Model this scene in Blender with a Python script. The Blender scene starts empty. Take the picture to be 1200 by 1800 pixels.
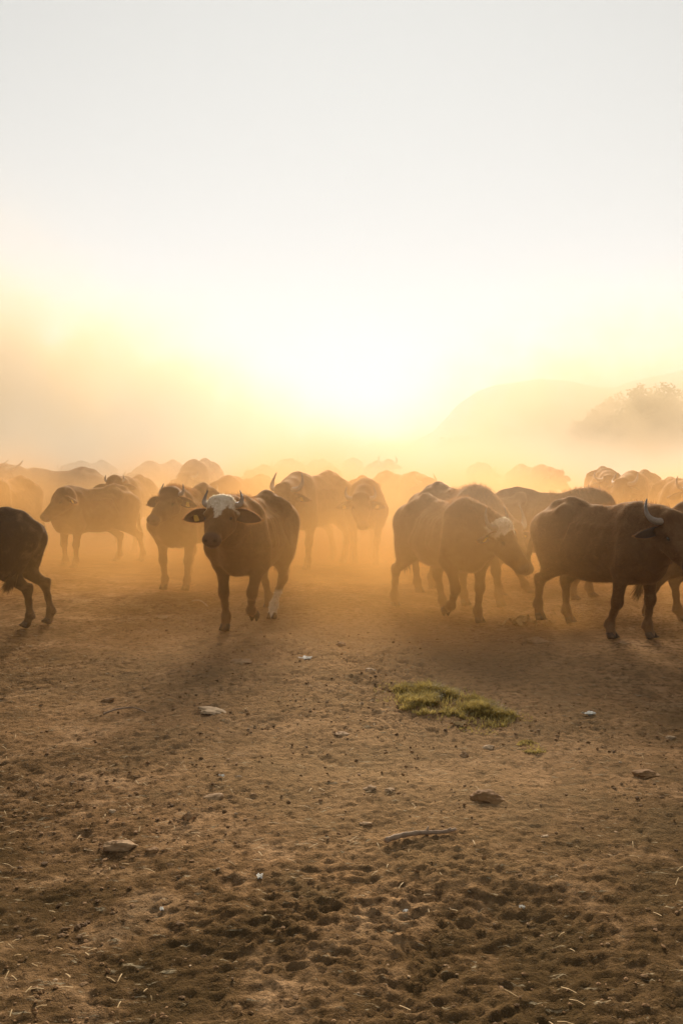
import bpy, math, random
import numpy as np
from mathutils import Vector, Matrix

R = math.radians
scene = bpy.context.scene
COL = scene.collection
random.seed(7)
rng = np.random.default_rng(11)

# ------------------------------------------------------------------ camera
CAM_H = 1.72
PITCH = math.atan(110 / 1750)
cd = bpy.data.cameras.new('camera')
cd.sensor_fit = 'VERTICAL'
cd.sensor_height = 36
cd.sensor_width = 24
cd.lens = 35
cd.clip_start = 0.1
cd.clip_end = 12000
cam = bpy.data.objects.new('camera', cd)
COL.objects.link(cam)
cam.location = (0, 0, CAM_H)
cam.rotation_euler = (R(90) - PITCH, 0, 0)
scene.camera = cam

# ------------------------------------------------------------------ sky, sun, exposure
SUN_EL = 16.5
SUN_AZ = 2.0           # degrees to the right of the view axis
SKY_STRENGTH = 0.15
SUN_STRENGTH = 5.0
EXPOSURE = 1.85
world = bpy.data.worlds.new('World')
scene.world = world
world.use_nodes = True
wn = world.node_tree
wn.nodes.clear()
wo = wn.nodes.new('ShaderNodeOutputWorld')
bg = wn.nodes.new('ShaderNodeBackground')
sky = wn.nodes.new('ShaderNodeTexSky')
sky.sky_type = 'NISHITA'
sky.sun_disc = False
sky.sun_elevation = R(SUN_EL)
sky.sun_rotation = R(SUN_AZ)
sky.altitude = 900
sky.air_density = 1.0
sky.dust_density = 2.5
sky.ozone_density = 1.0
hs = wn.nodes.new('ShaderNodeHueSaturation')
hs.inputs['Saturation'].default_value = 0.22
wn.links.new(sky.outputs[0], hs.inputs['Color'])
# soft shoulder, as film gives the glare round the hidden sun
SHOULDER = 1.38
SKY_GAIN = 0.60
v1 = wn.nodes.new('ShaderNodeVectorMath'); v1.operation = 'MULTIPLY_ADD'
v1.inputs[1].default_value = (SKY_GAIN / SHOULDER,) * 3; v1.inputs[2].default_value = (1, 1, 1)
wn.links.new(hs.outputs[0], v1.inputs[0])
v2 = wn.nodes.new('ShaderNodeVectorMath'); v2.operation = 'DIVIDE'
wn.links.new(hs.outputs[0], v2.inputs[0]); wn.links.new(v1.outputs[0], v2.inputs[1])
v3 = wn.nodes.new('ShaderNodeVectorMath'); v3.operation = 'MULTIPLY'; v3.inputs[1].default_value = (SKY_GAIN * .985, SKY_GAIN * 1.005, SKY_GAIN * .985)
wn.links.new(v2.outputs[0], v3.inputs[0])
wn.links.new(v3.outputs[0], bg.inputs['Color'])
bg.inputs['Strength'].default_value = SKY_STRENGTH
wn.links.new(bg.outputs[0], wo.inputs['Surface'])

sd = bpy.data.lights.new('sun', 'SUN')
sd.energy = SUN_STRENGTH
sd.angle = R(21)
sd.color = (1.0, 0.91, 0.78)
sun = bpy.data.objects.new('sun', sd)
COL.objects.link(sun)
sdir = Vector((math.sin(R(SUN_AZ)) * math.cos(R(SUN_EL)), math.cos(R(SUN_AZ)) * math.cos(R(SUN_EL)), math.sin(R(SUN_EL))))
sun.rotation_euler = sdir.to_track_quat('Z', 'Y').to_euler()
sun.location = sdir * 50

scene.view_settings.view_transform = 'Standard'
scene.view_settings.look = 'None'
scene.view_settings.gamma = 1
scene.view_settings.use_curve_mapping = False
scene.view_settings.exposure = EXPOSURE
scene.render.engine = 'CYCLES'
scene.cycles.use_denoising = True
scene.cycles.max_bounces = 6
scene.cycles.volume_bounces = 2
scene.cycles.diffuse_bounces = 3
scene.cycles.transparent_max_bounces = 12
scene.cycles.volume_step_rate = 1.0
scene.cycles.volume_max_steps = 256
scene.cycles.caustics_reflective = False
scene.cycles.caustics_refractive = False

# ------------------------------------------------------------------ helpers
def ray(px, py):
    """direction of the photograph's pixel (1200 x 1800), in world space"""
    a = (px - 600) / 1750
    b = (900 - py) / 1750
    c, s = math.cos(PITCH), math.sin(PITCH)
    return Vector((a, c + b * s, -s + b * c))

def ground_at(px, py):
    d = ray(px, py)
    t = -CAM_H / d.z
    return Vector((d.x * t, d.y * t, 0))

def at(px, py, y):
    d = ray(px, py)
    t = y / d.y
    return Vector((d.x * t, y, CAM_H + d.z * t))

def link(o, parent=None):
    COL.objects.link(o)
    if parent is not None:
        o.parent = parent
    return o

def tag(o, label=None, cat=None, group=None, kind=None):
    if label: o['label'] = label
    if cat: o['category'] = cat
    if group: o['group'] = group
    if kind: o['kind'] = kind
    return o

def empty(name, loc=(0, 0, 0), rz=0.0):
    o = bpy.data.objects.new(name, None)
    o.empty_display_size = 0.3
    link(o)
    o.location = loc
    o.rotation_euler = (0, 0, rz)
    return o

def mesh_obj(name, verts, faces, mat, parent=None, smooth=True):
    me = bpy.data.meshes.new(name)
    verts = np.asarray(verts, dtype=np.float32)
    if isinstance(faces, np.ndarray):
        nf, k = faces.shape
        me.vertices.add(len(verts))
        me.vertices.foreach_set('co', verts.ravel())
        me.loops.add(nf * k)
        me.loops.foreach_set('vertex_index', faces.astype(np.int32).ravel())
        me.polygons.add(nf)
        me.polygons.foreach_set('loop_start', np.arange(0, nf * k, k, dtype=np.int32))
        me.update(calc_edges=True)
    else:
        me.from_pydata([tuple(v) for v in verts], [], faces)
    me.validate()
    me.polygons.foreach_set('use_smooth', [smooth] * len(me.polygons))
    if mat: me.materials.append(mat)
    o = bpy.data.objects.new(name, me)
    return link(o, parent)

def vec_attr(o, name, arr):
    a = o.data.attributes.new(name, 'FLOAT_COLOR', 'POINT')
    col = np.ones((len(o.data.vertices), 4), dtype=np.float32)
    col[:, :arr.shape[1]] = arr
    a.data.foreach_set('color', col.ravel())

def copy_tree(o, parent=None):
    c = o.copy()
    link(c)
    if parent is not None:
        c.parent = parent
    for ch in list(o.children):
        copy_tree(ch, c)
    return c

# ---- numpy gradient-free value noise
_P = rng.random((64, 64, 64)).astype(np.float32)
def vnoise(p):
    i = np.floor(p).astype(np.int64)
    f = (p - i).astype(np.float32)
    f = f * f * f * (f * (f * 6 - 15) + 10)
    i0 = i & 63
    i1 = (i + 1) & 63
    x, y, z = f[..., 0], f[..., 1], f[..., 2]
    def g(a, b, c): return _P[a, b, c]
    X0, Y0, Z0 = i0[..., 0], i0[..., 1], i0[..., 2]
    X1, Y1, Z1 = i1[..., 0], i1[..., 1], i1[..., 2]
    c00 = g(X0, Y0, Z0) * (1 - x) + g(X1, Y0, Z0) * x
    c10 = g(X0, Y1, Z0) * (1 - x) + g(X1, Y1, Z0) * x
    c01 = g(X0, Y0, Z1) * (1 - x) + g(X1, Y0, Z1) * x
    c11 = g(X0, Y1, Z1) * (1 - x) + g(X1, Y1, Z1) * x
    return (c00 * (1 - y) + c10 * y) * (1 - z) + (c01 * (1 - y) + c11 * y) * z

def fbm(p, octaves=4, gain=0.5):
    s = 0; a = 1.0; t = 0
    for k in range(octaves):
        s = s + a * vnoise(p * (2.03 ** k) + 17.3 * k)
        t += a
        a *= gain
    return s / t

# ---- signed distance field on a grid, and naive surface nets
class Field:
    def __init__(self, lo, hi, h):
        self.lo = np.array(lo, dtype=np.float32); self.h = h
        self.n = np.ceil((np.array(hi) - self.lo) / h).astype(int) + 1
        self.d = np.full(self.n, 1.0, dtype=np.float32)
        self.ax = [self.lo[k] + h * np.arange(self.n[k], dtype=np.float32) for k in range(3)]
    def _box(self, lo, hi):
        a = np.clip(np.floor((np.array(lo) - self.lo) / self.h).astype(int), 0, self.n)
        b = np.clip(np.ceil((np.array(hi) - self.lo) / self.h).astype(int) + 1, 0, self.n)
        sl = tuple(slice(a[k], b[k]) for k in range(3))
        g = np.meshgrid(*[self.ax[k][sl[k]] for k in range(3)], indexing='ij', sparse=True)
        return sl, g
    def _mix(self, sl, d, k, cut=False):
        o = self.d[sl]
        if cut:
            h = np.maximum(k - np.abs(-d - o), 0) / k
            self.d[sl] = np.maximum(o, -d) + h * h * k * 0.25
        else:
            h = np.maximum(k - np.abs(o - d), 0) / k
            self.d[sl] = np.minimum(o, d) - h * h * k * 0.25
    def cone(self, a, b, r1, r2, k=0.05, flat=None, cut=False):
        """capsule from a to b whose radius runs from r1 to r2; flat=(unit vector, factor) squashes it across that vector"""
        a = np.array(a, dtype=np.float32); b = np.array(b, dtype=np.float32)
        m = max(r1, r2) * 1.35 + k + 0.05
        sl, g = self._box(np.minimum(a, b) - m, np.maximum(a, b) + m)
        ab = b - a
        L2 = float(ab @ ab) + 1e-9
        px, py, pz = g[0] - a[0], g[1] - a[1], g[2] - a[2]
        t = np.clip((px * ab[0] + py * ab[1] + pz * ab[2]) / L2, 0, 1)
        dx, dy, dz = px - t * ab[0], py - t * ab[1], pz - t * ab[2]
        q = dx * dx + dy * dy + dz * dz
        if flat is not None:
            v, s = flat
            w = dx * v[0] + dy * v[1] + dz * v[2]
            q = q + w * w * (1 / (s * s) - 1)
        d = np.sqrt(q) - (r1 + (r2 - r1) * t)
        if flat is not None and flat[1] < 1: d = d * flat[1] ** 0.5
        self._mix(sl, d, k, cut)
    def chain(self, pts, rs, k=0.04, flat=None):
        for i in range(len(pts) - 1):
            self.cone(pts[i], pts[i + 1], rs[i], rs[i + 1], k, flat)
    def ell(self, c, r, k=0.08, axes=None, cut=False):
        c = np.array(c, dtype=np.float32); r = np.array(r, dtype=np.float32)
        A = np.eye(3, dtype=np.float32) if axes is None else np.array(axes, dtype=np.float32)
        m = (np.abs(A).T @ r) + k + 0.05
        sl, g = self._box(c - m, c + m)
        px, py, pz = g[0] - c[0], g[1] - c[1], g[2] - c[2]
        q1 = 0; q2 = 0
        for i in range(3):
            w = px * A[i, 0] + py * A[i, 1] + pz * A[i, 2]
            q1 = q1 + (w / r[i]) ** 2
            q2 = q2 + (w / (r[i] ** 2)) ** 2
        k1 = np.sqrt(q1); k2 = np.sqrt(q2) + 1e-6
        self._mix(sl, k1 * (k1 - 1) / k2, k, cut)
    def mesh(self):
        D = self.d; n = D.shape
        ins = D < 0
        nc = (n[0] - 1, n[1] - 1, n[2] - 1)
        cnt = np.zeros(nc, dtype=np.int32)
        acc = np.zeros(nc + (3,), dtype=np.float32)
        corners = [(i, j, k) for i in (0, 1) for j in (0, 1) for k in (0, 1)]
        V = lambda c: D[c[0]:c[0] + nc[0], c[1]:c[1] + nc[1], c[2]:c[2] + nc[2]]
        for ca in corners:
            for ax in range(3):
                if ca[ax] == 1: continue
                cb = list(ca); cb[ax] = 1
                a = V(ca); b = V(cb)
                m = (a < 0) != (b < 0)
                idx = np.nonzero(m)
                t = a[idx] / (a[idx] - b[idx])
                cnt[idx] += 1
                for q in range(3):
                    acc[..., q][idx] += ca[q] + (t if q == ax else 0)
        act = cnt > 0
        vid = np.full(nc, -1, dtype=np.int64)
        cells = np.argwhere(act)
        vid[act] = np.arange(len(cells))
        verts = (cells + acc[act] / cnt[act][:, None]) * self.h + self.lo
        quads = []
        for ax in range(3):
            u, v = (ax + 1) % 3, (ax + 2) % 3
            sl0 = [slice(None)] * 3; sl1 = [slice(None)] * 3
            sl0[ax] = slice(0, n[ax] - 1); sl1[ax] = slice(1, n[ax])
            a = ins[tuple(sl0)]; b = ins[tuple(sl1)]
            e = np.argwhere(a != b)
            ok = (e[:, u] > 0) & (e[:, v] > 0) & (e[:, u] < n[u] - 1) & (e[:, v] < n[v] - 1)
            e = e[ok]
            sgn = a[tuple(e.T)]
            def cell(du, dv):
                c = e.copy(); c[:, u] -= du; c[:, v] -= dv
                return vid[c[:, 0], c[:, 1], c[:, 2]]
            q = np.stack([cell(1, 1), cell(0, 1), cell(0, 0), cell(1, 0)], axis=1)
            q[~sgn] = q[~sgn][:, ::-1]
            quads.append(q)
        F = np.concatenate(quads)
        F = F[(F >= 0).all(axis=1)]
        return verts, F

def tube(pts, rads, seg=8, closed_tip=True, squash=None):
    """tube along points -> verts, faces"""
    pts = [Vector(p) for p in pts]
    V = []; F = []
    n = len(pts)
    up = Vector((0.13, 0.27, 1)).normalized()
    for i, p in enumerate(pts):
        t = (pts[min(i + 1, n - 1)] - pts[max(i - 1, 0)]).normalized()
        s = t.cross(up)
        if s.length < 1e-3: s = t.orthogonal()
        s.normalize(); w = s.cross(t).normalized()
        for k in range(seg):
            a = 2 * math.pi * k / seg
            q = (squash or 1.0)
            V.append(p + s * (rads[i] * math.cos(a)) + w * (rads[i] * q * math.sin(a)))
    for i in range(n - 1):
        for k in range(seg):
            a = i * seg + k; b = i * seg + (k + 1) % seg
            F.append((a, b, b + seg, a + seg))
    F.append(tuple(range(seg - 1, -1, -1)))
    F.append(tuple((n - 1) * seg + k for k in range(seg)))
    return V, F

def bez(p0, p1, p2, p3, n):
    out = []
    for i in range(n):
        t = i / (n - 1)
        out.append(Vector(p0) * (1 - t) ** 3 + Vector(p1) * 3 * t * (1 - t) ** 2 + Vector(p2) * 3 * t * t * (1 - t) + Vector(p3) * t ** 3)
    return out

# ------------------------------------------------------------------ materials
class NT:
    def __init__(self, name):
        self.m = bpy.data.materials.new(name); self.m.use_nodes = True
        self.t = self.m.node_tree; self.t.nodes.clear()
        self.out = self.n('OutputMaterial')
    def n(self, typ, **kw):
        x = self.t.nodes.new('ShaderNode' + typ)
        for k, v in kw.items():
            if k in x.inputs.keys() if not hasattr(x, k) else False: x.inputs[k].default_value = v
            else: setattr(x, k, v)
        return x
    def l(self, a, b): self.t.links.new(a, b)
    def noise(self, vec, scale, detail=4, rough=0.55, dist=0.0):
        x = self.n('TexNoise'); x.inputs['Scale'].default_value = scale
        x.inputs['Detail'].default_value = detail; x.inputs['Roughness'].default_value = rough
        x.inputs['Distortion'].default_value = dist
        if vec is not None: self.l(vec, x.inputs['Vector'])
        return x.outputs['Fac']
    def ramp(self, fac, stops):
        x = self.n('ValToRGB'); e = x.color_ramp.elements
        while len(e) < len(stops): e.new(0.5)
        for el, (p, c) in zip(e, stops):
            el.position = p; el.color = (*c, 1) if len(c) == 3 else c
        self.l(fac, x.inputs[0]); return x.outputs[0]
    def mix(self, fac, a, b, mode='MIX'):
        x = self.n('Mix'); x.data_type = 'RGBA'; x.blend_type = mode
        for s, v in ((x.inputs[0], fac), (x.inputs[6], a), (x.inputs[7], b)):
            if isinstance(v, (int, float)): s.default_value = v
            elif isinstance(v, tuple): s.default_value = (*v, 1)
            else: self.l(v, s)
        return x.outputs[2]
    def math(self, op, a, b=None, c=None, clamp=False):
        x = self.n('Math'); x.operation = op; x.use_clamp = clamp
        for s, v in zip(x.inputs, (a, b, c)):
            if v is None: continue
            if isinstance(v, (int, float)): s.default_value = v
            else: self.l(v, s)
        return x.outputs[0]
    def bsdf(self, color, rough=0.8, bump=None, bump_d=0.01, bump_s=0.6, sheen=0.0, spec=0.3, subsurf=0):
        b = self.n('BsdfPrincipled')
        for s, v in ((b.inputs['Base Color'], color), (b.inputs['Roughness'], rough)):
            if isinstance(v, (int, float)): s.default_value = v
            elif isinstance(v, tuple): s.default_value = (*v, 1)
            else: self.l(v, s)
        b.inputs['Specular IOR Level'].default_value = spec
        b.inputs['Sheen Weight'].default_value = sheen
        b.inputs['Sheen Roughness'].default_value = 0.45
        if bump is not None:
            bp = self.n('Bump'); bp.inputs['Distance'].default_value = bump_d; bp.inputs['Strength'].default_value = bump_s
            self.l(bump, bp.inputs['Height']); self.l(bp.outputs[0], b.inputs['Normal'])
        return b
    def surf(self, sock): self.l(sock, self.out.inputs['Surface']); return self.m

def simple_mat(name, c1, c2, scale=8, rough=0.85, bump=0.004, spec=0.06, bscale=None):
    t = NT(name); co = t.n('TexCoord').outputs['Object']
    f = t.noise(co, scale, 5, 0.6)
    col = t.ramp(f, [(0.3, c1), (0.7, c2)])
    b = t.noise(co, bscale or scale * 3, 5, 0.6)
    return t.surf(t.bsdf(col, rough, b, bump, 0.8, spec=spec).outputs[0])

# ------------------------------------------------------------------ ground
def soil_material():
    t = NT('dry_trampled_soil')
    co = t.n('TexCoord').outputs['Object']
    big = t.noise(co, 0.35, 5, 0.6)
    mid = t.noise(co, 2.2, 6, 0.65, 0.3)
    fine = t.noise(co, 18, 6, 0.7)
    grit = t.noise(co, 75, 4, 0.7)
    col = t.ramp(mid, [(0.30, (0.125, 0.066, 0.030)), (0.5, (0.28, 0.155, 0.072)), (0.72, (0.46, 0.28, 0.145))])
    col = t.mix(t.ramp(big, [(0.42, (0, 0, 0)), (0.62, (.6, .6, .6))]), col, (0.14, 0.086, 0.036))
    col = t.mix(t.ramp(fine, [(0.36, (.85, .85, .85)), (0.54, (0, 0, 0))]), col, (0.06, 0.032, 0.014))
    col = t.mix(t.ramp(fine, [(0.60, (0, 0, 0)), (0.78, (.6, .6, .6))]), col, (0.40, 0.25, 0.12))
    for (cx, cy, rr) in ((-1.5, 3.3, .95), (-2.3, 5.0, .9), (1.75, 3.5, .8), (1.5, 4.3, .7), (-3.9, 8.3, 1.3), (-.9, 2.6, .7), (2.9, 6.0, .8), (.25, 2.75, .7), (1.2, 2.7, .75), (-.3, 3.3, .5), (.7, 3.2, .5), (-1.9, 3.9, .8), (2.3, 4.4, .8)):  # dark soil patches; those along the bottom paint a vignette into the colour
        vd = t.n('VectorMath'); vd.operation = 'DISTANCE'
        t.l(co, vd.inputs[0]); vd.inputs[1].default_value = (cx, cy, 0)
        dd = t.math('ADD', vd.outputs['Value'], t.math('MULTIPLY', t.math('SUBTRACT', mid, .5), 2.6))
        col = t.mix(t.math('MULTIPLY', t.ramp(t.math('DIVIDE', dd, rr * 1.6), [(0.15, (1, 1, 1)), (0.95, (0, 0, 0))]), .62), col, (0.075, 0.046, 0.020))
    # brightness of the sunlit middle ground, painted into the soil colour
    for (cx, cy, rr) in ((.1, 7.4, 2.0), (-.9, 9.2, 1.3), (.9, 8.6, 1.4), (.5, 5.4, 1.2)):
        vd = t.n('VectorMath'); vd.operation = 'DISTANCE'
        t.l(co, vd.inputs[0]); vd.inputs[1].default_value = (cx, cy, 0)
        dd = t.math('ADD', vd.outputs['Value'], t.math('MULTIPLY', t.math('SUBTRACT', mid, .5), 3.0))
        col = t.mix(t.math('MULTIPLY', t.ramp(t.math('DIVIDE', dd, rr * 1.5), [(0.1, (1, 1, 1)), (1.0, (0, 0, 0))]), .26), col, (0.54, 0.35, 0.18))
    # scraps of dry straw and dung
    mp = t.n('Mapping'); t.l(co, mp.inputs[0]); mp.inputs['Scale'].default_value = (14, 60, 20); mp.inputs['Rotation'].default_value = (0, 0, .5)
    st = t.noise(mp.outputs[0], 1.0, 2, 0.5, 0.6)
    col = t.mix(t.ramp(st, [(0.66, (0, 0, 0)), (0.72, (.7, .7, .7))]), col, (0.36, 0.28, 0.17))
    dn = t.noise(co, 1.1, 4, 0.7, 0.8)
    col = t.mix(t.ramp(dn, [(0.60, (0, 0, 0)), (0.70, (.55, .55, .55))]), col, (0.060, 0.045, 0.028))
    hsum = t.math('ADD', t.math('MULTIPLY', fine, 1.0), t.math('MULTIPLY', grit, 0.45))
    b = t.bsdf(col, 1.0, hsum, 0.035, 0.9, spec=0.0)
    return t.surf(b.outputs[0])

def ground_height(x, y):
    p = np.stack([x, y, np.zeros_like(x)], axis=-1)
    near = np.clip((34 - np.hypot(x, y)) / 20, 0.0, 1)
    h = (fbm(p * 0.35 + 3, 3) - .5) * .16
    h += (fbm(p * 1.7 + 9, 3) - .5) * .07 * near
    # clods and hoof pits, flattened across the view as trodden soil is
    q = p * np.array((1.0, 1.25, 1.0))
    w = fbm(q * 2.1 + 40, 2)
    w3 = np.stack([w, fbm(q * 2.6 + 61, 2), w], -1)
    m = fbm(q * 5.0 + 11 + 1.8 * w3, 3, .6)
    m2 = fbm(q * 14.0 + 53 + 2.6 * w3, 4, .72)
    m3 = fbm(q * 29.0 + 23 + 2.0 * w3, 3, .7)
    amp = np.clip(.2 + 2.2 * (fbm(p * .6 + 70, 2) - .38), .22, 1.0)
    amp = amp * np.clip(1.15 - (y - 3) * .05, .35, 1.1)
    h += ((m - .5) * .018 + (m2 - .5) * .034 + (m3 - .5) * .058) * amp * near
    h += (fbm(q * 46 + 5, 3, .75) - .5) * .020 * np.clip((14 - y) / 7, 0, 1)
    return h

def axis_y():
    ys = [-60, -30, -12, -5, 0, 1.0, 1.6]; y = 1.9; st = .0135
    while y < 6000:
        ys.append(y); y += max(st, (y - 1.2) * .0042 if y < 22 else (y - 14) * .02)
    ys.append(6200)
    return np.array(ys)

def axis_x():
    xs = [0.0]; x = 0.0
    while x < 4200:
        x += .0155 if x < 2.2 else min(.0155 + (x - 2.2) * .022, 400)
        xs.append(x)
    xs = np.array(xs)
    return np.concatenate([-xs[:0:-1], xs])

gx, gy = axis_x(), axis_y()
GX, GY = np.meshgrid(gx, gy, indexing='xy')
GZ = ground_height(GX, GY)
nx, ny = len(gx), len(gy)
# cloven hoof prints pressed into the loose soil, along the ways the animals walk
def hoof_prints():
    rs = np.random.default_rng(77)
    for k in range(34):
        x, y = rs.uniform(-3.6, 3.6), rs.uniform(2.6, 12)
        a = math.radians(rs.choice([-95, -60, -120, -40, -80]) + rs.uniform(-15, 15))
        for st in range(rs.integers(4, 11)):
            side = .11 if st % 2 else -.11
            px_, py_ = x - math.sin(a) * side + rs.normal(0, .03), y + math.cos(a) * side + rs.normal(0, .03)
            x += math.cos(a) * .36; y += math.sin(a) * .36
            if py_ < 2.3: break
            i0, i1 = np.searchsorted(gx, [px_ - .14, px_ + .14]); j0, j1 = np.searchsorted(gy, [py_ - .14, py_ + .14])
            if i1 - i0 < 3 or j1 - j0 < 3: continue
            dx = GX[j0:j1, i0:i1] - px_; dy = GY[j0:j1, i0:i1] - py_
            u = dx * math.cos(a) + dy * math.sin(a); v = -dx * math.sin(a) + dy * math.cos(a)
            w = .030 + .008 * u / .05
            d1 = np.sqrt((u / .055) ** 2 + ((v - .023) / .019) ** 2); d2 = np.sqrt((u / .055) ** 2 + ((v + .023) / .019) ** 2)
            dd = np.minimum(d1, d2)
            dep = rs.uniform(.005, .012)
            r_ = np.sqrt((u / .075) ** 2 + (v / .060) ** 2)
            GZ[j0:j1, i0:i1] += -dep * np.clip(1.25 - dd, 0, 1) + dep * .45 * np.exp(-((r_ - 1) / .25) ** 2)
hoof_prints()
idx = np.arange(nx * ny).reshape(ny, nx)
gf = np.stack([idx[:-1, :-1], idx[:-1, 1:], idx[1:, 1:], idx[1:, :-1]], axis=-1).reshape(-1, 4)
print('ground quads', len(gf), nx, ny)
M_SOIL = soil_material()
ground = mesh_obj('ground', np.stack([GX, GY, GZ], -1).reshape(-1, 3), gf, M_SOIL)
ground['kind'] = 'structure'

def gz(x, y):
    return float(ground_height(np.array([x], float), np.array([y], float))[0])

# ------------------------------------------------------------------ hills
def hills():
    t = NT('far_hillside'); co = t.n('TexCoord').outputs['Object']
    f = t.noise(co, 0.006, 7, 0.65)
    col = t.ramp(f, [(0.35, (0.10, 0.095, 0.07)), (0.65, (0.20, 0.17, 0.12))])
    m = t.surf(t.bsdf(col, 0.95, f, 12, 0.8, spec=0.1).outputs[0])
    Y0 = 3000
    prof = [(-2500, 800), (100, 800), (560, 800), (700, 790), (765, 752), (805, 706), (838, 682), (868, 672), (900, 667), (950, 660), (1000, 665),
            (1045, 676), (1080, 676), (1100, 667), (1140, 658), (1200, 643), (1290, 628), (1400, 600), (1600, 590), (1900, 640), (2600, 760)]
    X = np.arange(-2600, 3700, 14.0)
    px = 600 + X / Y0 * 1750
    hz = np.array([at(0, np.interp(p, [a for a, b in prof], [b for a, b in prof]), Y0).z for p in px])
    hz = np.maximum(hz, 4)
    ys = np.linspace(-750, 600, 40)
    V = []
    for yv in ys:
        k = np.clip(1 - abs(yv) / (750 if yv < 0 else 600), 0, 1)
        s = k ** 1.3 * (1 if True else 1)
        pp = np.stack([X / 260, np.full_like(X, (Y0 + yv) / 260), np.zeros_like(X)], -1)
        n = (fbm(pp, 5, .5) - .5)
        z = hz * s * (1 + n * .9 * (1 - k)) + n * 10 * (1 - k) + (fbm(pp * 9, 3) - .5) * 5 * (k > .95)
        V.append(np.stack([X, np.full_like(X, Y0 + yv), z - 3], -1))
    V = np.array(V); ny_, nx_ = V.shape[:2]
    idx = np.arange(nx_ * ny_).reshape(ny_, nx_)
    F = np.stack([idx[:-1, :-1], idx[:-1, 1:], idx[1:, 1:], idx[1:, :-1]], axis=-1).reshape(-1, 4)
    o = mesh_obj('hills', V.reshape(-1, 3), F, m); o['kind'] = 'structure'
hills()

# ------------------------------------------------------------------ trees beyond the herd
M_BARK = simple_mat('tree_bark', (0.05, 0.038, 0.028), (0.12, 0.09, 0.065), 6, 0.9, 0.02)
def leaf_material():
    t = NT('dusty_foliage'); co = t.n('TexCoord').outputs['Object']
    f = t.noise(co, 0.9, 4)
    col = t.ramp(f, [(0.3, (0.055, 0.048, 0.018)), (0.7, (0.115, 0.092, 0.035))])
    d = t.bsdf(col, 0.8)
    tr = t.n('BsdfTranslucent'); tr.inputs[0].default_value = (0.13, 0.11, 0.03, 1)
    mx = t.n('MixShader'); mx.inputs[0].default_value = 0.3
    t.l(d.outputs[0], mx.inputs[1]); t.l(tr.outputs[0], mx.inputs[2])
    return t.surf(mx.outputs[0])
M_LEAF = leaf_material()

def tree(name, label, cat, group, loc, height, width, leaves, seed, trunk_h=.3, leaf=.16):
    rs = np.random.default_rng(seed)
    root = empty(name, loc); tag(root, label, cat, group)
    TV = []; TF = []
    def add(pts, rads):
        v, f = tube(pts, rads, 7); b = len(TV)
        TV.extend(v); TF.extend([tuple(i + b for i in q) for q in f])
    th = height * trunk_h
    r0 = height * .028
    lean = rs.normal(0, .05 * height, 2)
    top = Vector((lean[0], lean[1], height * .8))
    add(bez((0, 0, -.1), (0, 0, th), (lean[0], lean[1] * .5, th * 1.5), top, 9), [r0 * (1 - i / 10) + .02 for i in range(9)])
    lobes = []
    nb = 11
    for i in range(nb):
        a = 2 * math.pi * i / nb + rs.uniform(-.4, .4)
        zs = height * rs.uniform(trunk_h * .8, .6)
        rr = width * .5 * rs.uniform(.45, .95)
        ze = min(height * .93, zs + height * rs.uniform(.1, .42) * (1.15 - rr / width))
        p0 = Vector((lean[0] * zs / height, lean[1] * zs / height, zs))
        p3 = Vector((math.cos(a) * rr, math.sin(a) * rr, ze))
        add(bez(p0, p0 * .6 + p3 * .4 + Vector((0, 0, .05 * height)), p0 * .3 + p3 * .7, p3, 6), [r0 * .45 * (1 - k / 7) + .012 for k in range(6)])
        lobes.append((np.array(p3), width * rs.uniform(.14, .24)))
        lobes.append((np.array(p0 * .45 + p3 * .55) + rs.normal(0, .1, 3), width * rs.uniform(.12, .2)))
    for _ in range(4):
        lobes.append((np.array(top) + rs.normal(0, .11, 3) * width, width * rs.uniform(.12, .2)))
    mesh_obj('trunk', TV, TF, M_BARK, root)
    cs = np.array([l[0] for l in lobes]); rsz = np.array([l[1] for l in lobes])
    k = rs.choice(len(lobes), leaves, p=rsz ** 2 / (rsz ** 2).sum())
    d = rs.normal(0, 1, (leaves, 3)); d /= np.linalg.norm(d, axis=1)[:, None]
    # clumps inside each lobe
    ncl = 260
    cd_ = rs.normal(0, 1, (ncl, 3)); cd_ /= np.linalg.norm(cd_, axis=1)[:, None]
    ck = rs.choice(len(lobes), ncl, p=rsz ** 2 / (rsz ** 2).sum())
    ccen = cs[ck] + cd_ * (rsz[ck] * rs.uniform(.5, 1.15, ncl))[:, None] * np.array((1, 1, .8))
    j = rs.integers(0, ncl, leaves)
    use = rs.random(leaves) < .75
    P = np.where(use[:, None], ccen[j] + rs.normal(0, 1, (leaves, 3)) * width * .035, cs[k] + d * (rsz[k] * rs.random(leaves) ** .4)[:, None])
    P[:, 2] = np.maximum(P[:, 2], .15)
    n = rs.normal(0, 1, (leaves, 3)); n /= np.linalg.norm(n, axis=1)[:, None]
    t1 = np.cross(n, rs.normal(0, 1, (leaves, 3))); t1 /= np.linalg.norm(t1, axis=1)[:, None]
    t2 = np.cross(n, t1)
    L = leaf * rs.uniform(.5, 1.3, (leaves, 1))
    V = np.stack([P - t1 * L, P + t2 * L * .45, P + t1 * L, P - t2 * L * .45], 1).reshape(-1, 3)
    mesh_obj('crown', V, np.arange(leaves * 4).reshape(-1, 4), M_LEAF, root)
    return root

TG = 'trees standing beyond the herd'
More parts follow.
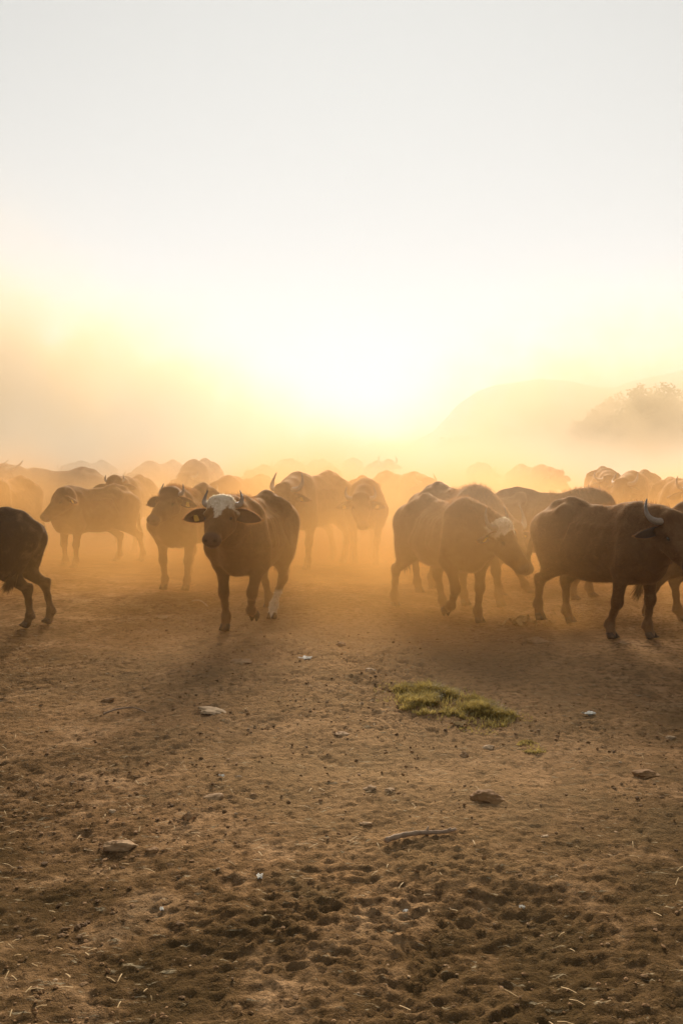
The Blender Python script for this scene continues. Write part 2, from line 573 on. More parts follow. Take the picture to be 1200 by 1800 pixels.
#        px, y, top row, width, label
for i, (px, Y, pt, w, lab) in enumerate([
    (1178, 74, 681, 5.6, 'tallest dusty tree beyond the herd at the right edge of the picture'),
    (1128, 70, 683, 4.6, 'tall broad crowned tree, hazy golden, second tree from the right edge'),
    (1068, 78, 705, 4.8, 'rounded hazy tree, lower than its right neighbour, third from the right edge'),
    (1030, 84, 738, 3.4, 'small hazy tree at the left end of the tree clump'),
    (1225, 80, 690, 6.0, 'hazy tree mostly outside the picture at its right edge')]):
    p = at(px, pt, Y)
    tree('dusty_tree', lab, 'tree', TG, (p.x, Y, -.05), p.z + .05, w, 9000, 100 + i)
BG = 'low bushes in the row beyond the herd'
bush_labels = ['leftmost low bush of the hazy row under the mountain', 'second low bush from the left end of the hazy row', 'third low bush from the left in the hazy row',
               'wide low bush left of the pointed bush in the row', 'pointed bush standing up out of the low hazy row', 'low bush just right of the pointed bush in the row',
               'low bush nearest the left foot of the tree clump', 'low bush in front of the rounded hazy tree', 'low bush under the two tallest hazy trees']
for i, (px, pt, w) in enumerate([(822, 767, 6.5), (850, 766, 6), (878, 768, 6.5), (915, 766, 7), (962, 752, 4.5), (990, 763, 6), (1018, 764, 6), (1060, 768, 7), (1120, 766, 8)]):
    Y = 120 + (i % 3) * 5
    p = at(px, pt, Y)
    tree('bush', bush_labels[i], 'bush', BG, (p.x, Y, -.05), p.z + .05, w, 3500, 200 + i, trunk_h=.12, leaf=.2)

# ------------------------------------------------------------------ buffalo
def coat_material(name, dark, light, sheen=0.30):
    t = NT(name)
    co = t.n('TexCoord').outputs['Object']
    at_ = t.n('Attribute', attribute_name='markings')
    sep = t.n('SeparateColor'); t.l(at_.outputs['Color'], sep.inputs[0])
    f = t.noise(co, 3.2, 6, 0.65)
    col = t.ramp(f, [(0.28, dark), (0.75, light)])
    mp = t.n('Mapping'); t.l(co, mp.inputs[0]); mp.inputs['Scale'].default_value = (30, 90, 18)
    g = t.noise(mp.outputs[0], 1.0, 4, 0.7)
    col = t.mix(t.math('MULTIPLY', g, 0.55), col, tuple(c * 1.9 for c in light))
    # dried mud and dust on the coat
    d = t.noise(co, 5.5, 7, 0.7, 0.4)
    dm = t.ramp(d, [(0.5, (0, 0, 0)), (0.72, (1, 1, 1))])
    col = t.mix(t.math('MULTIPLY', dm, 0.5), col, (0.22, 0.125, 0.06))
    col = t.mix(sep.outputs[2], col, (0.19, 0.14, 0.095))
    wn_ = t.noise(co, 26, 3, 0.6)
    col = t.mix(sep.outputs[0], col, t.ramp(wn_, [(0.3, (0.36, 0.28, 0.19)), (0.7, (0.58, 0.49, 0.37))]))
    col = t.mix(t.math('MULTIPLY', sep.outputs[1], 0.85), col, (0.085, 0.055, 0.048))
    ad = t.n('Attribute', attribute_name='darkness')
    col = t.mix(ad.outputs['Fac'], col, (0.008, 0.005, 0.004))
    b = t.bsdf(col, 0.9, t.math('ADD', g, t.math('MULTIPLY', f, 1.5)), 0.012, 0.55, sheen=sheen, spec=0.02)
    b.inputs['Sheen Tint'].default_value = (1, 0.62, 0.3, 1)
    return t.surf(b.outputs[0])

def hair_material(name, col):
    t = NT(name)
    d = t.bsdf(col, 0.7, spec=0.1)
    tr = t.n('BsdfTranslucent'); tr.inputs[0].default_value = (min(1, col[0] * 2.2), min(1, col[1] * 2.0), min(1, col[2] * 1.7), 1)
    mx = t.n('MixShader'); mx.inputs[0].default_value = 0.6
    t.l(d.outputs[0], mx.inputs[1]); t.l(tr.outputs[0], mx.inputs[2])
    return t.surf(mx.outputs[0])

M_COAT = coat_material('buffalo_coat', (0.034, 0.016, 0.007), (0.100, 0.047, 0.018))
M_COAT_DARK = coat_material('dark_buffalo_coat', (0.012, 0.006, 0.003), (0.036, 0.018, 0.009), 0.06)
M_HAIR = hair_material('coat_hair', (0.15, 0.075, 0.032))
M_HAIR_DARK = hair_material('dark_coat_hair', (0.05, 0.03, 0.018))
M_TUFT = hair_material('tail_hair', (0.07, 0.04, 0.02))
M_WHITE_HAIR = hair_material('white_hair', (0.6, 0.54, 0.45))

def horn_material():
    t = NT('horn_keratin')
    at_ = t.n('Attribute', attribute_name='along')
    sep = t.n('SeparateColor'); t.l(at_.outputs['Color'], sep.inputs[0])
    co = t.n('TexCoord').outputs['Object']
    w = t.n('TexWave'); w.inputs['Scale'].default_value = 1.0
    cmb = t.n('CombineXYZ'); t.l(t.math('MULTIPLY', sep.outputs[0], 9.0), cmb.inputs[0])
    t.l(cmb.outputs[0], w.inputs['Vector']); w.inputs['Distortion'].default_value = 0.8
    base = t.ramp(sep.outputs[0], [(0.0, (0.26, 0.19, 0.13)), (0.55, (0.20, 0.145, 0.10)), (0.9, (0.07, 0.05, 0.04))])
    nz = t.noise(co, 40, 4)
    col = t.mix(t.math('MULTIPLY', nz, 0.5), base, (0.38, 0.33, 0.27))
    return t.surf(t.bsdf(col, 0.6, w.outputs['Fac'], 0.006, 0.6, spec=0.15).outputs[0])
M_HORN = horn_material()
M_HOOF = simple_mat('hoof_keratin', (0.03, 0.022, 0.016), (0.10, 0.075, 0.055), 30, 0.6, 0.003)
M_EYE = simple_mat('eye_dark', (0.006, 0.004, 0.003), (0.012, 0.008, 0.006), 10, 0.08, 0.0, spec=0.6)
def ear_material():
    t = NT('ear_skin'); co = t.n('TexCoord').outputs['Object']
    f = t.noise(co, 25, 4)
    col = t.ramp(f, [(0.3, (0.030, 0.017, 0.012)), (0.7, (0.075, 0.042, 0.028))])
    d = t.bsdf(col, 0.7, f, 0.004, 0.5, sheen=0.3)
    tr = t.n('BsdfTranslucent'); tr.inputs[0].default_value = (0.16, 0.06, 0.025, 1)
    mx = t.n('MixShader'); mx.inputs[0].default_value = 0.25
    t.l(d.outputs[0], mx.inputs[1]); t.l(tr.outputs[0], mx.inputs[2])
    return t.surf(mx.outputs[0])
M_EAR = ear_material()
def tag_material():
    t = NT('yellow_tag_plastic'); co = t.n('TexCoord').outputs['Object']
    f = t.noise(co, 60, 3)
    col = t.ramp(f, [(0.3, (0.62, 0.42, 0.08)), (0.7, (0.80, 0.58, 0.14))])
    d = t.bsdf(col, 0.4)
    tr = t.n('BsdfTranslucent'); tr.inputs[0].default_value = (0.8, 0.55, 0.12, 1)
    mx = t.n('MixShader'); mx.inputs[0].default_value = 0.35
    t.l(d.outputs[0], mx.inputs[1]); t.l(tr.outputs[0], mx.inputs[2])
    return t.surf(mx.outputs[0])
M_TAG = tag_material()

FRONT = {   # elbow, knee, fetlock, hoof: (x, z)
    'straight': ((.35, .62), (.38, .37), (.37, .135), (.405, .035)),
    'forward': ((.39, .62), (.50, .375), (.585, .14), (.625, .035)),
    'back': ((.33, .62), (.28, .36), (.18, .145), (.20, .035)),
    'lifted': ((.40, .63), (.47, .385), (.35, .20), (.27, .165)),
    'raised': ((.42, .64), (.56, .42), (.42, .24), (.38, .17)),
}
HIND = {    # stifle, hock, fetlock, hoof
    'straight': ((-.42, .67), (-.69, .42), (-.66, .14), (-.61, .035)),
    'forward': ((-.36, .67), (-.52, .41), (-.37, .14), (-.31, .035)),
    'stand': ((-.45, .67), (-.76, .42), (-.77, .14), (-.73, .035)),
    'back': ((-.48, .67), (-.82, .44), (-.90, .15), (-.87, .035)),
    'swing': ((-.52, .67), (-.86, .50), (-.97, .27), (-1.0, .14)),
    'lifted': ((-.42, .68), (-.70, .46), (-.74, .22), (-.72, .10)),
}

def hairs_on(V, F, N, count, length, width, flow, rs, area_mask=None):
    """triangular hairs rooted on a mesh; flow = direction they lie along"""
    tri = F[:, :3]
    A = np.linalg.norm(np.cross(V[tri[:, 1]] - V[tri[:, 0]], V[tri[:, 2]] - V[tri[:, 0]]), axis=1)
    if area_mask is not None: A = A * area_mask
    p = A / A.sum()
    f = rs.choice(len(F), count, p=p)
    w = rs.dirichlet((1, 1, 1, 1), count)
    P = (V[F[f]] * w[..., None]).sum(1)
    n = N[F[f]].mean(1); n /= np.linalg.norm(n, axis=1)[:, None] + 1e-9
    fl = np.array(flow)[None] + rs.normal(0, .35, (count, 3))
    d = n * rs.uniform(.25, .9, (count, 1)) + fl
    d /= np.linalg.norm(d, axis=1)[:, None]
    L = length * rs.uniform(.5, 1.4, (count, 1))
    s = np.cross(d, n + rs.normal(0, .6, (count, 3))); s /= np.linalg.norm(s, axis=1)[:, None] + 1e-9
    root = P - n * .004
    v = np.concatenate([root - s * width, root + s * width, P + d * L], axis=1).reshape(-1, 3)
    return v, np.arange(count * 3).reshape(-1, 3)

def vnormals(V, F):
    N = np.zeros_like(V)
    a, b, c, d = V[F[:, 0]], V[F[:, 1]], V[F[:, 2]], V[F[:, 3]]
    fn = np.cross(c - a, d - b)
    for k in range(4): np.add.at(N, F[:, k], fn)
    return N / (np.linalg.norm(N, axis=1)[:, None] + 1e-9)

def buffalo(loc, heading, label, scale=1.0, legs=('straight', 'straight', 'straight', 'straight'), stance=(.15, .15, .16, .16),
            poll=None, face=(-.0, -.8, -.6), face_local=False, roll=0.0, horn=1.0, horn_curl=1.0, ear_droop=0.25, tags=(1, 1), ears=(1, 1),
            white=None, sock=None, tail=None, h=0.016, hair=9000, dark=False, group='water buffaloes walking in the dusty herd',
            seed=1, mane=0, thin=1.0, belly=0.0, fat=1.0, neck_low=0.0):
    """legs: front left, front right, hind left, hind right. poll and face are world-space (or local with face_local)."""
    rs = np.random.default_rng(seed)
    root = empty('water_buffalo', loc, R(heading))
    root.scale = (scale,) * 3
    tag(root, label, 'water buffalo', group)
    ch, sh = math.cos(R(heading)), math.sin(R(heading))
    def to_local(w, vec=False):
        x, y, z = w
        if not vec: x -= loc[0]; y -= loc[1]; z -= loc[2]
        q = np.array((x * ch + y * sh, -x * sh + y * ch, z))
        return q if vec else q / scale
    if face_local:
        P = np.array(poll if poll is not None else (1.0, 0, 1.12)); f = np.array(face, float)
    else:
        P = to_local(poll); f = to_local(face, True)
    f = f / np.linalg.norm(f)
    up = np.array((0, 0, 1.0)); s = np.cross(up, f); s /= np.linalg.norm(s)      # s: the animal's left
    u = np.cross(f, s)
    if roll:
        cr, sr = math.cos(R(roll)), math.sin(R(roll))
        s, u = s * cr + u * sr, u * cr - s * sr
    def H(a, b, c): return P + f * a + s * b + u * c
    lo = np.array((-1.12, -.55, -.03)); hi = np.array((.85, .55, 1.42))
    ends = [H(.55, 0, 0), H(-.1, 0, .1), H(.2, .2, -.2), H(.2, -.2, -.2)]
    if tail is None: tail = [(-.80, 0, 1.10), (-.90, 0, .98), (-.93, .02, .75), (-.93, .03, .55)]
    for e in ends + [np.array(q) for q in tail]:
        lo = np.minimum(lo, e - .13); hi = np.maximum(hi, e + .13)
    lo[2] = -.03
    S = Field(lo, hi, h)
    fy = fat * .94
    # trunk
    S.ell((-.08, 0, .855 - belly * .5), (.60, .300 * fy, .312 + belly), .10)
    S.ell((.30, 0, .885), (.33, .235 * fy, .325), .12)
    S.ell((-.25, 0, .84 - belly), (.34, .305 * fy, .275), .12)
    S.ell((-.56, 0, .98), (.27, .225, .22), .10)
    # back line: withers, spine, sacrum, tail head
    S.chain([(.52, 0, 1.12), (.36, 0, 1.195), (.20, 0, 1.18), (-.10, 0, 1.155), (-.34, 0, 1.20), (-.46, 0, 1.225), (-.62, 0, 1.185), (-.82, 0, 1.06)],
            [.10, .075, .065, .055, .055, .06, .055, .05], .10)
    S.ell((.36, 0, 1.06), (.24, .14, .16), .12)
    for q in (1, -1):
        S.chain([(-.44, 0, 1.17), (-.42, .15 * q, 1.18), (-.40, .245 * q, 1.13)], [.06, .045, .042], .07)
        S.cone((-.40, .235 * q, 1.12), (-.76, .13 * q, 1.02), .05, .055, .09)
        S.cone((-.78, .12 * q, 1.03), (-.80, .10 * q, .98), .055, .06, .07)
        # last ribs and hollow of the flank
        S.ell((-.31, .345 * q * fy, 1.01), (.13, .07, .11), .14, cut=True)
        for i in range(6):
            x0 = .18 - i * .085
            S.cone((x0, .25 * q * fy, 1.04), (x0 - .07, .305 * q * fy, .80), .012, .012, .075)
        # shoulder blade and upper arm
        S.cone((.34, .13 * q, 1.12), (.47, .20 * q, .82), .085, .11, .10)
        S.cone((.46, .19 * q, .80), (.36, .19 * q, .66), .12, .105, .09)
    # brisket
    S.cone((.57, 0, .84), (.50, 0, .65), .11, .075, .12)
    S.cone((.50, 0, .64), (.22, 0, .61), .06, .07, .12)
    # sheath or udder
    S.ell((-.46, 0, .64), (.12, .09, .07), .08)
    hoofs = []
    for i in range(4):
        front = i < 2; q = 1 if i % 2 == 0 else -1
        j = (FRONT if front else HIND)[legs[i]]
        y = stance[i] * q
        if front:
            y0 = .185 * q
            pts = [(j[0][0], y0, j[0][1]), (j[1][0], y0 * .55 + y * .45, j[1][1]), (j[2][0], y, j[2][1]), (j[3][0], y, j[3][1])]
            S.cone(pts[0], pts[1], .082, .047, .05, ((0, 1, 0), .85))
            S.ell(pts[1], (.054, .048, .066), .04)
            mid = [(a * .5 + b * .5) for a, b in zip(pts[1], pts[2])]
            S.chain([pts[1], mid, pts[2]], [.042, .033, .036], .03)
        else:
            y0 = .19 * q
            S.cone((-.58, .16 * q, .95), (j[0][0] - .06, .20 * q, j[0][1] + .04), .20, .145, .10, ((0, 1, 0), .72))
            S.cone((-.74, .13 * q, .90), (j[0][0] - .20, .17 * q, j[0][1] + .02), .10, .09, .10, ((0, 1, 0), .8))
            pts = [(j[0][0], y0, j[0][1]), (j[1][0], y0 * .6 + y * .4, j[1][1]), (j[2][0], y, j[2][1]), (j[3][0], y, j[3][1])]
            S.cone(pts[0], pts[1], .115, .050, .07, ((0, 1, 0), .78))
            hk = np.array(pts[1])
            S.cone(hk + (-.035, 0, .035), hk + (-.005, 0, -.03), .035, .042, .04)
            mid = [(a * .5 + b * .5) for a, b in zip(pts[1], pts[2])]
            S.chain([pts[1], mid, pts[2]], [.045, .035, .037], .03)
        S.ell(pts[2], (.046, .044, .048), .03)
        S.cone(pts[2], pts[3], .040, .047, .03)
        # dewclaws
        d = np.array(pts[3]) - np.array(pts[2]); d /= np.linalg.norm(d)
        back = np.array((-d[2] if d[2] < 0 else d[2], 0, d[0])); back = np.array((d[2], 0, -d[0])); 
        if back[0] > 0: back = -back
        for w in (.022, -.022):
            S.cone(np.array(pts[2]) + back * .045 + (0, w, -.01), np.array(pts[2]) + back * .05 + d * .025 + (0, w, 0), .016, .012, .02)
        hoofs.append((np.array(pts[3]), d, legs[i]))
    # neck
    nb = np.array((.46, 0, .95)); nu = np.array((.44, 0, 1.12))
    hb = H(-.02, 0, -.10)
    mid = nb * .5 + hb * .5 + np.array((.02, 0, -.02 - neck_low))
    S.chain([nb, mid, hb], [.215, .150, .118], .11)
    crest = H(-.04, 0, 0.0)
    mid2 = nu * .5 + crest * .5 + np.array((0, 0, .0 - neck_low * .4))
    S.chain([nu, mid2, crest], [.13, .105, .085], .10)
    S.cone(nb + (.08, 0, -.22), H(.10, 0, -.16), .10, .05, .12)
    # head
    AX = np.array([f, s, u])
    S.ell(H(.06, 0, -.035), (.128, .122, .108), .05, AX)
    S.cone(H(.0, .065, .035), H(.0, -.065, .035), .058, .058, .05)
    S.cone(H(.10, 0, -.045), H(.43, 0, -.055), .106, .064, .05, (u, .92))
    S.cone(H(.24, 0, -.02), H(.44, 0, -.035), .052, .045, .04)
    S.ell(H(.455, 0, -.062), (.060, .086, .062), .03, AX)
    for q in (1, -1):
        S.cone(H(.11, .066 * q, -.13), H(.30, .042 * q, -.115), .074, .050, .05)
        S.cone(H(.14, .085 * q, -.06), H(.30, .05 * q, -.06), .045, .035, .05)
        S.ell(H(.135, .100 * q, .0), (.045, .030, .028), .03, AX)
        S.ell(H(.165, .122 * q, -.025), (.024, .02, .020), .02, AX, cut=True)
        S.ell(H(.500, .036 * q, -.035), (.020, .015, .014), .012, AX, cut=True)
        S.ell(H(.477, .046 * q, -.040), (.026, .024, .028), .02, AX)
        S.ell(H(.512, .040 * q, -.036), (.016, .011, .011), .01, AX, cut=True)
        S.cone(H(.03, .09 * q, -.05), H(.03, .145 * q, -.06), .045, .026, .04)
    S.cone(H(.30, 0, -.12), H(.44, 0, -.115), .045, .040, .04)
    # tail
    tp = [np.array(q, float) for q in tail]
    tpts = bez(*[Vector(q) for q in tp], 9)
    S.chain([np.array(q) for q in tpts], [.042, .034, .030, .027, .025, .023, .022, .021, .020], .04)
    V, F = S.mesh()
    # loose, uneven skin
    V = V.astype(np.float64)
    N = vnormals(V, F)
    am = .010 * np.clip((V[:, 2] - .35) / .3, .15, 1)
    hd = np.linalg.norm(V - H(.2, 0, 0), axis=1) < .36
    am[hd] *= .3
    V = V + N * ((fbm(V * 7 + seed, 3) - .5) * am * 2)[:, None]
    body = mesh_obj('body', V, F, M_COAT_DARK if dark else M_COAT, root)
    # markings
    rel = V - P
    a, b, c = rel @ f, rel @ s, rel @ u
    onhead = (a > -.13) & (a < .6) & (np.abs(b) < .17) & (np.abs(c) < .26)
    mk = np.zeros((len(V), 3))
    if white is not None:
        edge, tip, tw, off = white
        lim = edge + (tip - edge) * np.clip(1 - np.abs(b - off) / tw, 0, 1) ** .9 + (fbm(V * 45, 3, .7) - .5) * .06 + (fbm(V * 13 + seed, 2) - .5) * .07
        w = np.clip((lim - a) / .012 + .5, 0, 1) * np.clip((c + .055 + .2 * np.clip(.1 - a, 0, .1)) / .02, 0, 1) * (a > -.07)
        mk[:, 0] = w * onhead
    mz = np.clip((a - .43) / .03, 0, 1) * onhead
    mk[:, 1] = mz * .8
    nos = np.exp(-((a - .507) / .018) ** 2 - ((np.abs(b) - .040) / .016) ** 2 - ((c + .036) / .014) ** 2)  # shade inside the nostril holes, painted into the colour
    mouth = np.exp(-((c + .098 + .3 * (.47 - a)) / .007) ** 2) * (a > .40) * onhead
    orbit = np.exp(-((a - .165) / .035) ** 2 - ((c + .024) / .03) ** 2) * (np.abs(b) > .06) * onhead
    dk = np.clip(np.maximum(np.maximum(nos * 1.3, mouth * .7), orbit * .5), 0, 1)
    if sock is not None:
        for (k, top) in sock:
            hx = hoofs[k][0]
            m = (V[:, 2] < top) & (np.sign(V[:, 1]) == (1 if k % 2 == 0 else -1)) & ((V[:, 0] > 0) == (k < 2))
            mk[:, 0] = np.maximum(mk[:, 0], m * np.clip((top - V[:, 2]) / .03, 0, 1))
    mk[:, 2] = np.clip(.55 - V[:, 2] / .55, 0, .5) * np.clip(fbm(V * 9, 3) * 2.2 - .6, 0, 1) * (~hd)
    vec_attr(body, 'markings', mk)
    vec_attr(body, 'darkness', dk[:, None].repeat(3, 1))
    # hair
    if hair:
        FL = F
        cz = V[FL].mean(1)
        near_head = np.linalg.norm(cz - H(.2, 0, 0), axis=1) < .33
        wgt = np.where(near_head, .35, 1.0) * np.where(cz[:, 2] < .3, .6, 1)
        hv, hf = hairs_on(V, F, N, int(hair * 1.6), .022, .0011, (-.75, 0, -.45), rs, wgt)
        parts = [(hv, hf)]
        if mane:
            top = (np.abs(cz[:, 1]) < .13) & (cz[:, 0] > -.1) & (cz[:, 0] < .95) & (cz[:, 2] > 1.03) & ~near_head
            hv2, hf2 = hairs_on(V, F, N, mane, .040, .0020, (-.25, 0, .35), rs, top.astype(float) + 1e-9)
            parts.append((hv2, hf2 + len(hv)))
        o = mesh_obj('coat_hair', np.concatenate([q[0] for q in parts]), np.concatenate([q[1] for q in parts]),
                     M_HAIR_DARK if dark else M_HAIR, root)
        o['kind'] = 'stuff'
        if white is not None:
            wm = (mk[:, 0][F].mean(1) > .5).astype(float)
            if wm.sum() > 10:
                hv, hf = hairs_on(V, F, N, 700, .014, .0016, tuple(-f * .4), rs, wm + 1e-9)
                o = mesh_obj('forehead_hair', hv, hf, M_WHITE_HAIR, root); o['kind'] = 'stuff'
    # horns
    for q in (1, -1):
        L = horn
        p0 = H(-.005, .085 * q, .02); 
        p1 = H(.02 * L, (.085 + .13 * L) * q, .015 - .02 * L)
        p2 = H(-.10 * L, (.085 + .20 * L * (1.15 - .15 * horn_curl)) * q, -.01)
        p3 = H(-.24 * L, (.085 + (.13 + .08 * (1 - horn_curl)) * L) * q, .03 + .04 * horn_curl)
        pts = bez(p0, p1, p2, p3, 12)
        rad = [.042 * min(1, .6 + .4 * L) * (1 - (i / 11) ** 1.7 * .88) * (1 + .05 * (i % 2)) for i in range(12)]
        hv, hf = tube(pts, rad, 10, squash=.8)
        o = mesh_obj('horn', hv, hf, M_HORN, root)
        vec_attr(o, 'along', np.repeat(np.arange(12) / 11, 10)[:, None].repeat(3, 1))
    # ears
    for q in (1, -1):
        if not ears[0 if q == 1 else 1]: continue
        e0 = H(.03, .125 * q, -.055)
        # ear axis: sideways, a bit down and back
        dn = np.array((0, 0, -1.0))
        ax = s * q + dn * ear_droop - f * .12; ax /= np.linalg.norm(ax)
        wv = np.cross(ax, f + u * .15) * q; wv /= np.linalg.norm(wv)      # across the blade
        if wv[2] < 0: wv = -wv
        nv = np.cross(ax, wv); nv /= np.linalg.norm(nv)
        if nv @ f < 0: nv = -nv
        n1, n2 = 12, 9
        ev = []
        Le = .235
        for i in range(n1):
            t = i / (n1 - 1)
            half = .062 * (math.sin(math.pi * min(1, .18 + .82 * t) ** .9) ** .75 if t < .995 else 0) + .004
            for jn in range(n2):
                v = (jn / (n2 - 1)) * 2 - 1
                cup = (v * v - .3) * .030 * (1 - .5 * t)
                droop = -.02 * t * t
                ev.append(e0 + ax * (Le * t) + wv * (half * v + droop) + nv * cup)
        n = len(ev)
        ev += [np.array(p) - nv * .007 for p in ev]
        ef = []
        for i in range(n1 - 1):
            for jn in range(n2 - 1):
                k = i * n2 + jn
                ef.append((k, k + 1, k + n2 + 1, k + n2))
                ef.append((n + k, n + k + n2, n + k + n2 + 1, n + k + 1))
        rim = [i * n2 for i in range(n1)] + [(n1 - 1) * n2 + jn for jn in range(1, n2)] + [i * n2 + n2 - 1 for i in range(n1 - 2, -1, -1)]
        for x, y in zip(rim[:-1], rim[1:]): ef.append((x, y, n + y, n + x))
        ear = mesh_obj('ear', ev, ef, M_EAR, root)
        if hair:
            hv = []; hf = []
            cen = e0 + ax * Le * .5
            for _ in range(420):
                k = rs.integers(0, len(rim) - 1); t = rs.random()
                p = ev[rim[k]] * (1 - t) + ev[rim[k + 1]] * t
                o_ = p - cen; o_ = o_ - nv * (o_ @ nv); o_ /= np.linalg.norm(o_) + 1e-9
                d = o_ + rs.normal(0, .35, 3) + ax * .3; d /= np.linalg.norm(d)
                w = np.cross(d, rs.normal(0, 1, 3)); w /= np.linalg.norm(w)
                b0 = len(hv); hv += [p - w * .0016, p + w * .0016, p + d * rs.uniform(.012, .03)]; hf.append((b0, b0 + 1, b0 + 2))
            o = mesh_obj('ear_fringe', hv, hf, M_HAIR, ear); o['kind'] = 'stuff'
        if tags[0 if q == 1 else 1]:
            c0 = e0 + ax * .115 - wv * .012 + nv * .012
            tv = []
            prof = [(-.014, .018), (.014, .018), (.020, .004), (.024, -.030), (.020, -.040), (-.020, -.040), (-.024, -.030), (-.020, .004)]
            for dz in (.004, .000):
                for (x, y) in prof: tv.append(c0 + ax * x + wv * y + nv * dz)
            tf = [tuple(range(8)), tuple(range(15, 7, -1))] + [(i, (i + 1) % 8, 8 + (i + 1) % 8, 8 + i) for i in range(8)]
            et = mesh_obj('ear_tag', tv, tf, M_TAG, ear, smooth=False)
            bv, bf = tube([c0 + nv * .003 + wv * .012, c0 + nv * .010 + wv * .012], [.007, .006], 8)
            mesh_obj('tag_stud', bv, bf, M_TAG, ear)
    # eyes
    for q in (1, -1):
        ec = H(.165, .108 * q, -.024)
        bmv = []; bmf = []
        for i in range(7):
            th = math.pi * i / 6
            for j2 in range(10):
                ph = 2 * math.pi * j2 / 10
                bmv.append(ec + f * (.021 * math.sin(th) * math.cos(ph)) + s * (.017 * math.cos(th)) + u * (.019 * math.sin(th) * math.sin(ph)))
        for i in range(6):
            for j2 in range(10):
                bmf.append((i * 10 + j2, i * 10 + (j2 + 1) % 10, (i + 1) * 10 + (j2 + 1) % 10, (i + 1) * 10 + j2))
        mesh_obj('eye', bmv, bmf, M_EYE, root)
    # hooves: two claws each
    for (p, d, mode) in hoofs:
        if p[2] < .06: d = np.array((.35, 0, -.94))
        fwd = np.array((-d[2], 0, d[0]))
        if fwd[0] < 0 and p[2] < .06: fwd = -fwd
        hv = []; hf = []
        for w in (.024, -.024):
            b0 = len(hv)
            for (off, rx, ry, sh_) in ((-.028, .034, .023, 0), (.0, .040, .026, .006), (.030 if p[2] < .06 else .05, .050, .027, .018)):
                for k in range(10):
                    an = 2 * math.pi * k / 10
                    x = math.cos(an); x = x * (1.15 if x > 0 else .85)
                    hv.append(p + d * off * (1 if p[2] > .06 else 1.1) + fwd * (rx * x + sh_) + np.array((0, w + ry * math.sin(an) * (1 - .25 * max(x, 0)), 0)))
            for r_ in range(2):
                for k in range(10):
                    hf.append((b0 + r_ * 10 + k, b0 + r_ * 10 + (k + 1) % 10, b0 + r_ * 10 + 10 + (k + 1) % 10, b0 + r_ * 10 + 10 + k))
            hf.append(tuple(b0 + k for k in range(9, -1, -1))); hf.append(tuple(b0 + 20 + k for k in range(10)))
        mesh_obj('hoof', hv, hf, M_HOOF, root)
    # tail switch
    te = np.array(tpts[-1]); td = te - np.array(tpts[-3]); td /= np.linalg.norm(td)
    hv = []; hf = []
    nh = 420 if hair else 140
    for _ in range(nh):
        k = rs.uniform(.0, 1.0)
        p = te - td * (.10 * k) + rs.normal(0, .008, 3)
        d = td * 1.0 + rs.normal(0, .16, 3); d /= np.linalg.norm(d)
        w = np.cross(d, rs.normal(0, 1, 3)); w /= np.linalg.norm(w)
        L = rs.uniform(.10, .24); m = p + d * L * .5; e = m + (d + rs.normal(0, .12, 3) + np.array((0, 0, -.15))) * L * .5
        ww = .003 if hair else .006
        b0 = len(hv); hv += [p - w * ww, p + w * ww, m + w * ww, m - w * ww, e]; hf += [(b0, b0 + 1, b0 + 2, b0 + 3), (b0 + 3, b0 + 2, b0 + 4)]
    o = mesh_obj('tail_switch', hv, hf, M_TUFT, root); o['kind'] = 'stuff'
    return root

# ------------------------------------------------------------------ the herd
def spot(px, Y):
    x = (px - 600) / 1750 * Y
    return (x, Y, gz(x, Y))
# A: leaving the picture on the left
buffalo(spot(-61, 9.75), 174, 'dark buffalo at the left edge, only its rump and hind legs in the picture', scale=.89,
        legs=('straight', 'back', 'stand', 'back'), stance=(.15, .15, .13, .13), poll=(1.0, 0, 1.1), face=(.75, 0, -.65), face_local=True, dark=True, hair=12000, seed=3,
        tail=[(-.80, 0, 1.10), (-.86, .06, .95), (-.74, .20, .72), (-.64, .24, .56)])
# B: white blazed, facing the camera
buffalo(spot(444, 9.75), -103, 'buffalo facing the camera with white forehead, yellow ear tag and one foreleg lifted', scale=1.0,
        legs=('lifted', 'straight', 'forward', 'back'), stance=(.09, .15, .10, .12),
        poll=tuple(at(390, 890, 8.8)), face=(-.10, -.86, -.46), white=(.080, .25, .075, 0), sock=[(2, .30)], horn=.58, horn_curl=1.3,
        ear_droop=.22, hair=16000, mane=500, seed=4, tags=(0, 1), fat=.88)
# C: behind it, to the left
buffalo(spot(330, 12.7), -106, 'brown buffalo behind the blazed one with small horn, tagged ear and shaggy hump', scale=1.0,
        legs=('straight', 'straight', 'straight', 'forward'), poll=tuple(at(300, 870, 11.9)), face=(-.34, -.80, -.50), horn=.5, horn_curl=1.4, hair=12000, mane=2200, seed=5,
        tags=(1, 0), fat=.92)
# D: right of centre, white forehead, head turned to the right
buffalo(spot(786, 10.1), -66, 'buffalo with white forehead lowering its tagged head, right of the gap', scale=.97,
        legs=('straight', 'lifted', 'forward', 'back'), poll=tuple(at(880, 928, 9.5)), face=(.50, -.42, -.74), white=(.10, .145, .04, .05), horn=.8, horn_curl=1.3,
        hair=16000, mane=500, seed=6, fat=.86, tail=[(-.80, 0, 1.10), (-.86, 0, .98), (-.85, -.05, .75), (-.83, -.05, .60)])
# E: behind D
buffalo(spot(806, 11.25), -66, 'taller shaggy buffalo directly behind the one with lowered white forehead', scale=1.02,
        legs=('forward', 'straight', 'back', 'straight'), poll=tuple(at(897, 930, 10.5)), face=(.35, -.5, -.8), horn=1.0, hair=9000, mane=1200, seed=7, fat=.84)
